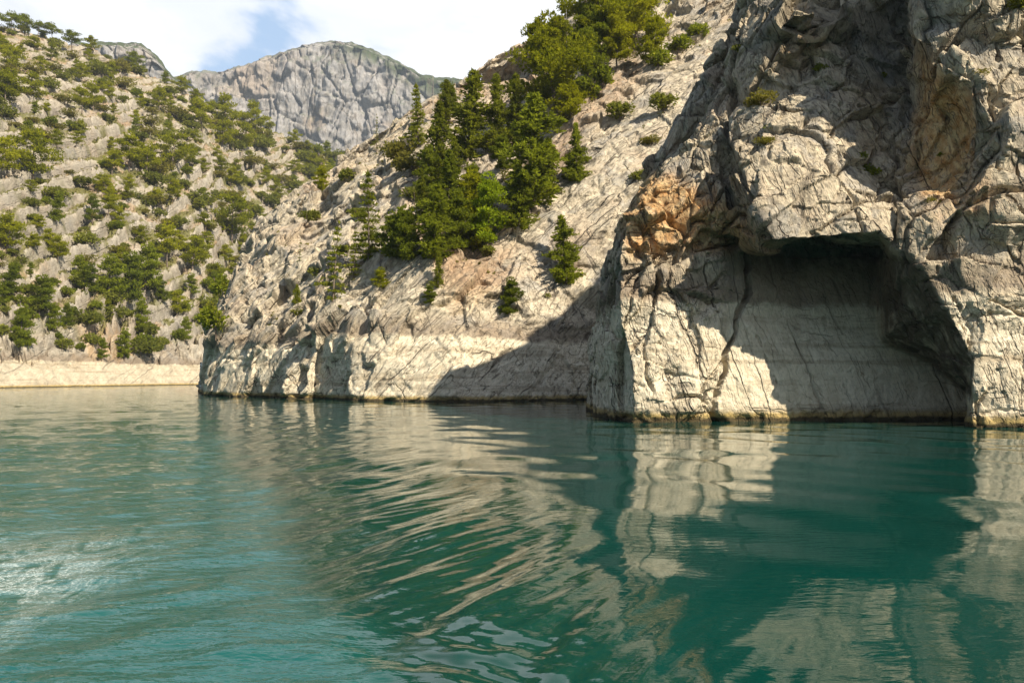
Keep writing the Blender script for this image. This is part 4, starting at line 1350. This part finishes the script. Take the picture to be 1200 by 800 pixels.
# --- the wood on the middle slope: kind, foot x, foot y, height, width factor, name, label
wood = [
    (LY[0], 491, 172, 72, 0.9, 'fir_tree', 'layered dark fir with a pointed top, leftmost tall tree against the far mountain'),
    (F[0], 512, 222, 100, 1.0, 'fir_tree', 'dense dark fir just below the pointed layered fir on the mid slope'),
    (F[2], 548, 190, 106, 1.25, 'cypress_tree', 'broad dark cypress whose round top meets the clouds left of the big pine'),
    (F[3], 525, 264, 88, 0.95, 'fir_tree', 'dark fir in the middle of the tall clump, under the dense dark fir'),
    (F[2], 584, 188, 98, 0.9, 'cypress_tree', 'narrow almost black cypress in the shadow left of the big pine'),
    (F[1], 602, 176, 88, 0.9, 'fir_tree', 'dark pointed fir at the foot of the big pine, partly hidden by it'),
    (F[3], 624, 246, 134, 1.15, 'fir_tree', 'large dark green fir standing in front of the big yellow green pine'),
    (F[3], 608, 272, 82, 1.1, 'fir_tree', 'shaded bushy fir at the lower edge of the grey slab, under the large dark fir'),
    (F[1], 640, 232, 70, 1.0, 'fir_tree', 'small dark fir tucked against the right side of the large dark fir'),
    (BP[0], 650, 146, 128, 0.95, 'pine_tree', 'big yellow green pine with layered boughs against the white sky'),
    (BP[1], 700, 92, 122, 0.85, 'pine_tree', 'tall bright pine cut by the top of the photo, left one above the slab'),
    (BP[2], 688, 106, 96, 0.8, 'pine_tree', 'dark pine in the shade between the big pine and the tall bright pine'),
    (BP[0], 742, 66, 110, 0.85, 'pine_tree', 'bright pine cut by the top of the photo, right one above the slab'),
    (BP[1], 722, 86, 76, 0.8, 'pine_tree', 'shorter bright pine with low boughs between the two pines cut by the frame'),
    (YG[2], 762, 74, 56, 0.85, 'pine_tree', 'bushy young pine at the right end of the pines above the slab'),
    (F[3], 676, 216, 72, 0.75, 'fir_tree', 'lone small fir standing on the left edge of the bare grey slab'),
    (YG[1], 672, 214, 34, 0.9, 'young_pine', 'low round green pine at the foot of the lone small fir'),
    (YG[0], 571, 292, 86, 0.9, 'young_pine', 'fresh lime green young tree, the brightest in the wooded gully'),
    (YG[1], 590, 200, 40, 1.0, 'young_pine', 'bluish green bushy young pine below the narrow black cypress'),
    (YG[2], 556, 300, 62, 0.95, 'young_pine', 'mid green young pine just left of the lime green tree'),
    (YG[1], 533, 300, 76, 0.8, 'fir_tree', 'bushy olive green fir at the right of the low thicket'),
    (F[3], 508, 306, 88, 1.05, 'fir_tree', 'bushy olive green fir in the centre of the low thicket'),
    (YG[1], 482, 308, 66, 0.85, 'fir_tree', 'bushy olive green fir left of the thicket centre'),
    (YG[1], 462, 304, 56, 1.0, 'young_pine', 'rounded young pine at the left end of the low thicket'),
    (YG[1], 546, 288, 50, 1.0, 'young_pine', 'rounded dark young pine behind the thicket beside the lime green tree'),
    (LY[0], 431, 306, 104, 0.85, 'fir_tree', 'tall layered fir with see-through boughs left of the thicket'),
    (LY[1], 413, 330, 62, 0.95, 'fir_tree', 'dark layered fir just below and left of the tall layered fir'),
    (LY[1], 390, 354, 92, 0.85, 'fir_tree', 'sparse layered fir with level boughs on the pale left rib'),
    (SPX[0], 441, 182, 48, 0.75, 'fir_tree', 'thin sparse fir on the crest seen against the grey mountain wall'),
    (SPX[1], 348, 329, 48, 0.9, 'fir_tree', 'small half bare fir on the pale rib, upper of the two there'),
    (F[1], 347, 370, 36, 0.95, 'fir_tree', 'small dense dark fir on the pale rib, lower of the two there'),
    (F[3], 664, 336, 82, 0.95, 'fir_tree', 'bushy lone fir in the middle of the bare slab above the shadow'),
    (YG[1], 597, 372, 46, 0.85, 'young_pine', 'small lone young pine just above the bleached band of the middle wall'),
    (F[1], 513, 338, 42, 0.8, 'fir_tree', 'little fir hanging below the thicket over the reddish scree'),
    (YG[1], 503, 358, 24, 1.0, 'young_pine', 'tiny young pine on the rock edge under the little fir'),
    (YG[2], 447, 340, 26, 1.1, 'young_pine', 'tiny spreading pine in a rock notch below the tall layered fir'),
    (F[2], 533, 232, 70, 0.8, 'cypress_tree', 'small dark cypress in the core of the tall clump beside the broad cypress'),
    (YG[1], 548, 238, 46, 1.0, 'young_pine', 'green young pine under the broad cypress, above the lime green tree'),
    (F[0], 497, 262, 64, 0.9, 'fir_tree', 'short dark fir on the left flank of the tall clump'),
    (F[2], 520, 146, 52, 1.2, 'cypress_tree', 'rounded dark conifer on the crest between the pointed layered fir and the broad cypress'),
    (YG[1], 530, 132, 34, 1.0, 'young_pine', 'green bush-like pine on the crest left of the broad cypress top'),
    (BP[2], 503, 236, 66, 0.7, 'fir_tree', 'bushy fir at the left edge of the tall clump under the olive shrubs'),
    (YG[2], 556, 262, 60, 0.9, 'fir_tree', 'bushy fir behind the lime green tree'),
    (YG[2], 668, 140, 46, 1.2, 'young_pine', 'leafy yellow green young pine at the right foot of the big pine'),
    (F[3], 470, 304, 60, 1.0, 'fir_tree', 'olive green fir between the rounded young pine and the thicket'),
    (YG[2], 378, 226, 30, 0.9, 'young_pine', 'light green young pine where the pale rib meets the wooded hillside'),
]
for kd, px, py, h, wd, nm, lab in wood:
    place('mid', kd, px, py, h, nm, lab, 'tree', wide=wd)
slope_shrubs = [
    (BU[2], 466, 196, 34, 'olive_shrub', 'large olive shrub on the crest left of the dense dark fir'),
    (BU[2], 482, 205, 26, 'olive_shrub', 'olive shrub touching the dense dark fir on its left'),
    (BU[0], 486, 240, 26, 'shrub', 'green shrub in the rock cleft left of the tall clump'),
    (BU[0], 405, 300, 14, 'shrub', 'small green shrub on the rib left of the tall layered fir'),
    (BU[0], 360, 262, 18, 'shrub', 'grey green shrub on the pale rib above the half bare fir'),
    (BU[1], 372, 322, 14, 'shrub', 'low shrub beside the half bare fir on the pale rib'),
    (BU[3], 258, 350, 34, 'shrub', 'dark shrub in the shaded cleft behind the left rib, upper one'),
    (BU[3], 252, 392, 38, 'shrub', 'dark shrub in the shaded cleft behind the left rib, lower one'),
    (BU[0], 746, 214, 16, 'shrub', 'dark low shrub on the slab beside the orange broken rock'),
    (BU[0], 728, 142, 22, 'shrub', 'thin grey shrub high on the slab, below the bushy young pine'),
    (BU[2], 762, 172, 14, 'olive_shrub', 'dry yellowish shrub in a slab crack above the dark low shrub'),
    (BU[0], 778, 132, 22, 'shrub', 'upright shrub in the slab hollow right of the thin grey shrub'),
    (BU[3], 772, 82, 26, 'shrub', 'round dark green shrub at the upper edge of the slab, left one'),
    (BU[3], 794, 64, 26, 'shrub', 'round dark green shrub at the upper edge of the slab, middle one'),
    (BU[3], 816, 44, 22, 'shrub', 'round dark green shrub at the upper edge of the slab, right one'),
    (BU[2], 832, 136, 18, 'olive_shrub', 'golden shrub on the rock shoulder left of the big crack'),
    (BU[3], 708, 104, 30, 'shrub', 'rounded green bush under the tall bright pine at the slab edge'),
    (BU[3], 690, 114, 28, 'shrub', 'rounded green bush right of the big pine trunk'),
    (BU[0], 576, 302, 16, 'shrub', 'low shrub on the reddish scree under the lime green tree'),
    (BU[2], 602, 216, 18, 'olive_shrub', 'olive shrub in the gap between the large dark fir and the cypress'),
    (BU[0], 640, 352, 10, 'shrub', 'tiny shrub on the rim of the big shadow under the lone bushy fir'),
    (BU[2], 655, 150, 18, 'olive_shrub', 'olive shrub around the foot of the big yellow green pine'),
    (BU[0], 420, 258, 16, 'shrub', 'small shrub on the pale rib left of the tall layered fir top'),
    (BU[0], 402, 216, 18, 'shrub', 'green shrub on the crest below the far mountain, right of the rib top'),
]
for kd, px, py, h, nm, lab in slope_shrubs:
    place('mid', kd, px, py, h, nm, lab, 'shrub', wide=1.25 if h < 30 else 1.0, parts=('stems', 'foliage'))
wall_shrubs = [
    (BU[2], 893, 126, 20, 'olive_shrub', 'yellow green tuft on the left edge of the shaded upper wall'),
    (BU[3], 905, 154, 12, 'shrub', 'dark shrub on the ledge just below the yellow green tuft'),
    (BU[3], 962, 84, 14, 'shrub', 'dark shrub on the upper ledge of the shaded wall'),
    (BU[3], 1022, 208, 20, 'shrub', 'dark bush low in the shaded wall beside the deep corner crack'),
    (BU[3], 1008, 188, 14, 'shrub', 'dark bush upper left of the one beside the deep corner crack'),
    (BU[3], 1034, 92, 10, 'shrub', 'small dark shrub high in the deep corner of the shaded wall'),
    (BU[2], 897, 172, 14, 'olive_shrub', 'reddish dry shrub at the left edge of the sunlit wall patch'),
    (BU[0], 1166, 224, 14, 'shrub', 'small green shrub on the right pillar below the middle ledge'),
    (BU[2], 1096, 240, 10, 'olive_shrub', 'yellow shrub low on the brown face of the right pillar'),
    (BU[3], 1106, 184, 10, 'shrub', 'small dark shrub on the brown stained face of the right pillar'),
    (BU[0], 1194, 14, 22, 'shrub', 'green bush in the top right corner of the cliff'),
    (BU[0], 870, 62, 14, 'shrub', 'small shrub in the notch at the cliff top, left of the shaded bulge'),
    (BU[2], 1150, 92, 12, 'olive_shrub', 'dry golden tuft under the pale jutting block of the right pillar'),
    (BU[2], 858, 26, 16, 'olive_shrub', 'olive shrub near the top edge on the cliff shoulder'),
]
for kd, px, py, h, nm, lab in wall_shrubs:
    place('near', kd, px, py, h, nm, lab, 'shrub', wide=1.3, parts=('stems', 'foliage'))

# --- the hillside: traced trees first, then a scatter between them
hill_trees = [
    # kind, x, foot y, height, width
    (0, 36, 214, 60, 1.0), (0, 6, 208, 46, 1.0), (1, 150, 200, 44, 1.1), (0, 203, 196, 40, 1.25), (0, 172, 204, 34, 1.1), (0, 272, 284, 54, 1.05), (1, 196, 310, 48, 0.8), (0, 226, 318, 40, 1.1),
    (1, 108, 130, 34, 0.9), (1, 95, 130, 30, 0.9), (2, 12, 124, 40, 1.1), (2, 40, 120, 34, 1.2), (3, 14, 42, 28, 1.1), (3, 44, 44, 20, 1.0), (3, 62, 50, 22, 1.0), (3, 84, 62, 24, 1.1),
    (3, 30, 40, 22, 1.0), (3, 156, 84, 22, 1.0), (2, 178, 88, 18, 1.1), (2, 318, 148, 32, 1.0), (2, 298, 160, 40, 1.0), (2, 266, 152, 40, 1.1), (1, 236, 154, 38, 1.1), (3, 358, 162, 20, 1.0),
    (2, 186, 130, 28, 1.1), (0, 284, 178, 34, 1.1), (0, 262, 176, 34, 1.1), (2, 212, 110, 20, 1.3), (1, 382, 226, 34, 0.9), (0, 366, 246, 30, 0.9), (1, 350, 252, 28, 1.0), (0, 346, 205, 18, 1.2),
    (4, 152, 362, 64, 1.0), (4, 172, 346, 58, 1.0), (4, 128, 350, 50, 1.1), (4, 104, 352, 42, 1.1), (4, 48, 370, 46, 1.2), (4, 20, 412, 54, 0.8), (4, 64, 390, 34, 0.9), (4, 92, 334, 34, 1.0),
    (4, 146, 424, 38, 0.8), (4, 164, 390, 40, 0.8), (4, 66, 266, 40, 0.8), (2, 6, 295, 44, 1.1), (4, 12, 350, 40, 1.0), (4, 78, 386, 30, 0.8), (4, 188, 356, 34, 0.9), (1, 246, 396, 40, 0.8),
    (4, 216, 402, 30, 0.8), (2, 60, 72, 22, 1.0), (2, 14, 84, 30, 1.1), (1, 4, 118, 36, 1.0), (2, 130, 92, 20, 1.0), (4, 108, 262, 34, 0.8), (2, 138, 268, 26, 1.0), (1, 240, 270, 22, 1.0),
    (2, 402, 200, 20, 0.9), (4, 118, 422, 26, 0.8), (2, 344, 168, 16, 1.2), (1, 132, 205, 30, 1.0), (2, 56, 292, 24, 1.1), (4, 268, 352, 22, 0.9), (0, 218, 196, 28, 1.1), (2, 96, 96, 22, 1.0),
]
ORD = ('first second third fourth fifth sixth seventh eighth ninth tenth eleventh twelfth thirteenth fourteenth fifteenth sixteenth seventeenth eighteenth nineteenth twentieth').split()
ORD += ['twenty-' + w for w in ORD[:9]] + ['thirtieth'] + ['thirty-' + w for w in ORD[:9]]
HKIND = [('pine_tree', 'yellow green spreading pine'), ('pine_tree', 'bright green irregular pine'), ('pine_tree', 'rounded mid green pine'), ('umbrella_pine', 'flat topped dark pine on a bare trunk'), ('young_pine', 'dark bushy low-branched pine')]


def hill_band(px, py):
    crest = np.interp(px, [0, 50, 100, 150, 200, 260, 330, 420], [22, 34, 52, 72, 95, 125, 152, 192])
    t = (py - crest) / (430 - crest)
    if t < 0.14:
        return 'on the hillside skyline'
    if t < 0.36:
        return 'high on the far hillside'
    if t < 0.56:
        return 'on the middle hillside ledges'
    if t < 0.78:
        return 'on the lower hillside ledges'
    return 'just above the pale far shore'


extra = random.Random(12)
tries = 0
pts_t = [(a[1], a[2], a[3]) for a in hill_trees]
while len(hill_trees) < 150 and tries < 6000:
    tries += 1
    px = extra.uniform(-40, 425)
    crest = float(np.interp(px, [-60, 0, 50, 100, 150, 200, 260, 330, 420], [0, 22, 34, 52, 72, 95, 125, 152, 192]))
    py = crest + (extra.random() ** 1.5) * (400 - crest) * 0.9 + 6
    if px > 240 and py > 420 - (px - 240) * 1.25:
        continue
    h = extra.uniform(14, 26) * (0.75 + 0.5 * (py / 430))
    if any(abs(px - a) < (h + c) * 0.30 and abs(py - b) < (h + c) * 0.16 for a, b, c in pts_t):
        continue
    kd = extra.choice([0, 1, 1, 2, 2, 2, 4]) if py < 300 else extra.choice([4, 4, 2, 1])
    hill_trees.append((kd, px, py, h, extra.uniform(0.85, 1.2)))
    pts_t.append((px, py, h))
bands = {}
for t in hill_trees:
    bands.setdefault((t[0], hill_band(t[1], t[2])), []).append(t)
for (kd, band), lst in bands.items():
    lst.sort(key=lambda t: t[1])
    nm, desc = HKIND[kd]
    for i, (k_, px, py, h, wd) in enumerate(lst):
        if len(lst) == 1:
            lab = 'only %s %s' % (desc, band)
        else:
            lab = '%s, %s from the left %s' % (desc, ORD[i], band)
        place('hill', HP[kd], px, py, h, nm, lab, 'tree', 'pines on the far hillside', wide=wd, sink=0.3)

# shrubs on the treads between the ledges
cnt, tries = 0, 0
sp = []
while cnt < 290 and tries < 20000:
    tries += 1
    px = extra.uniform(-30, 440)
    crest = float(np.interp(px, [-60, 0, 50, 100, 150, 200, 260, 330, 420, 445], [0, 22, 34, 52, 72, 95, 125, 152, 192, 208]))
    py = crest + 2 + (extra.random() ** 1.15) * (412 - crest)
    if px > 235 and py > 425 - (px - 235) * 1.25:
        continue
    h = extra.uniform(6.5, 16) * (0.8 + 0.4 * py / 430)
    if any(abs(px - a) < (h + c) * 0.34 and abs(py - b) < (h + c) * 0.22 for a, b, c in sp):
        continue
    loc, nrm = hit(px, py, 'hill')
    if loc is None or nrm.z < (0.40 if py < 330 else 0.25):
        continue
    fr_, row_ = hill_tread(px, py)
    if row_ > 0.2 and not 0.2 < fr_ < 0.75:
        continue
    kd = extra.choice([0, 0, 1, 1, 2, 2, 2, 3]) if py < 320 else extra.choice([0, 1, 3, 3])
    desc = ('rounded grey green shrub', 'low spreading grey green shrub', 'olive yellow shrub', 'small upright dark green shrub')[kd]
    place('hill', BU[kd], px, py, h, ('shrub', 'shrub', 'olive_shrub', 'shrub')[kd], '%s %s' % (desc, hill_band(px, py)), 'shrub',
          '%ss %s' % (desc, hill_band(px, py)), wide=extra.uniform(1.05, 1.5), sink=0.3, parts=('stems', 'foliage'))
    sp.append((px, py, h))
    cnt += 1


# --- ground cover nobody could count: low scrub on the hillside, dry grass in the cracks of the slope
def ground_cover(name, me, weight, n, size, k, mat, label, seed, leaf):
    P = get_co(me)
    tot = np.empty(len(me.polygons), np.int32)
    st = np.empty(len(me.polygons), np.int32)
    me.polygons.foreach_get('loop_total', tot)
    me.polygons.foreach_get('loop_start', st)
    lv = np.empty(len(me.loops), np.int32)
    me.loops.foreach_get('vertex_index', lv)
    ctr = P[lv[st]]
    w = weight(ctr, me)
    r = np.random.RandomState(seed)
    pick = r.choice(len(w), n, p=w / w.sum())
    L = Leafy(seed)
    base = ctr[pick] + r.normal(size=(n, 3)) * [0.3, 0.3, 0.0]
    s = r.uniform(0.5, 1.3, n) ** 1.5 * size
    rep = 5
    pos = np.repeat(base, rep, 0) + r.normal(size=(n * rep, 3)) * np.repeat(s, rep)[:, None] * [0.55, 0.55, 0.22] + np.repeat(s, rep)[:, None] * [0, 0, 0.28]
    dirs = r.normal(size=(n * rep, 3)) * 0.5 + [0, -0.1, 0.9]
    for b in range(4):
        sel = np.repeat(r.randint(0, 4, n) == b, rep)
        L.tufts(pos[sel], dirs[sel], leaf * (0.8 + 0.2 * b), leaf * 0.28, k, 0.6, 0.25 + 0.16 * b, 0.5)
    V = np.concatenate(L.V)
    m_ = mesh_np(name, V, np.arange(len(V)).reshape(-1, 4))
    set_attr(m_, 'tint', np.concatenate(L.tint))
    o = link(name, m_, mat)
    tag(o, label, 'ground cover', kind='stuff')


def hill_weight(ctr, me):
    px, py = to_px(ctr)
    return HILL_COVER * (px > -60) * (px < 470) * (ctr[:, 1] < 820) * (0.3 + (HILL_FR > 0.2) * (HILL_FR < 0.8)) + 1e-9


def slope_weight(ctr, me):
    px, py = to_px(ctr)
    nz = np.empty(len(me.polygons) * 3, np.float32)
    me.polygons.foreach_get('normal', nz)
    nz = nz.reshape(-1, 3)[:, 2]
    return sstep(nz, 0.62, 0.9) * (ctr[:, 2] > 11) * (px > 200) * (px < 900) * (py > -20) * (0.15 + sstep(fbm(ctr * 0.1 + 8, 3), 0.0, 0.4)) + 1e-9


ground_cover('low_scrub', hill_me, hill_weight, 7000, 0.9, 3, M_OLIVE, 'low grey green scrub scattered between the ledges of the far hillside', 81, 0.45)
ground_cover('dry_grass', mid_me, slope_weight, 700, 0.30, 4, M_OLIVE, 'dry yellowish grass tufts in the cracks of the pale rock slope', 82, 0.26)


# --- bare dead stems and the level gauge
def dead_stem(px, py, hpx, label, seed):
    loc, _ = hit(px, py, 'mid')
    if loc is None:
        return
    dist = loc.y * CP + (loc.z - CAM_H) * SP
    H = hpx / FOC * dist
    L = Leafy(seed)
    r = L.r
    L.wood([[0, 0, -0.5], [0.05, 0, H * 0.5], [0.0, 0.05, H]], 0.10, 0.025, 6)
    for i in range(7):
        z = H * r.uniform(0.25, 0.9)
        a = r.rand() * 6.28
        l = r.uniform(0.3, 0.8)
        L.wood([[0.03, 0, z], [l * math.cos(a), l * math.sin(a), z + 0.1 * l]], 0.03, 0.012, 4)
    me = mesh_np('dead_tree', np.concatenate(L.WV), np.concatenate(L.WF))
    o = link('dead_tree', me, M_DEAD)
    o.location = loc
    tag(o, label, 'dead tree')


dead_stem(507, 170, 92, 'bare pale dead stem rising beside the layered fir against the far mountain', 5)
dead_stem(664, 130, 122, 'bare thin dead stem rising right of the big pine into the sky', 6)


def gauge():
    base = Vector(water_at(235, 158))
    H = 6.0
    root = bpy.data.objects.new('water_gauge', None)
    C.objects.link(root)
    root.location = base
    tag(root, 'white upright water level gauge with dark marks at the foot of the left rib', 'gauge')
    bm = bmesh.new()

    def box(x0, x1, y0, y1, z0, z1):
        vs = [bm.verts.new(v) for v in ((x0, y0, z0), (x1, y0, z0), (x1, y1, z0), (x0, y1, z0), (x0, y0, z1), (x1, y0, z1), (x1, y1, z1), (x0, y1, z1))]
        for f in ((0, 3, 2, 1), (4, 5, 6, 7), (0, 1, 5, 4), (1, 2, 6, 5), (2, 3, 7, 6), (3, 0, 4, 7)):
            bm.faces.new([vs[i] for i in f])
    box(-0.2, 0.2, -0.04, 0.04, -3, H)
    me = bpy.data.meshes.new('board')
    bm.to_mesh(me)
    link('board', me, plain_material('white_paint', (0.70, 0.69, 0.65), (0.80, 0.79, 0.76)), root)
    bm.free()
    dark = plain_material('black_paint', (0.03, 0.03, 0.03), (0.05, 0.05, 0.05))
    z = 0.3
    while z < H - 0.3:
        bm = bmesh.new()
        box(-0.2, 0.02, -0.055, -0.043, z, z + 0.22)
        me = bpy.data.meshes.new('graduation_mark')
        bm.to_mesh(me)
        bm.free()
        link('graduation_mark', me, dark, root)
        z += 0.6


gauge()
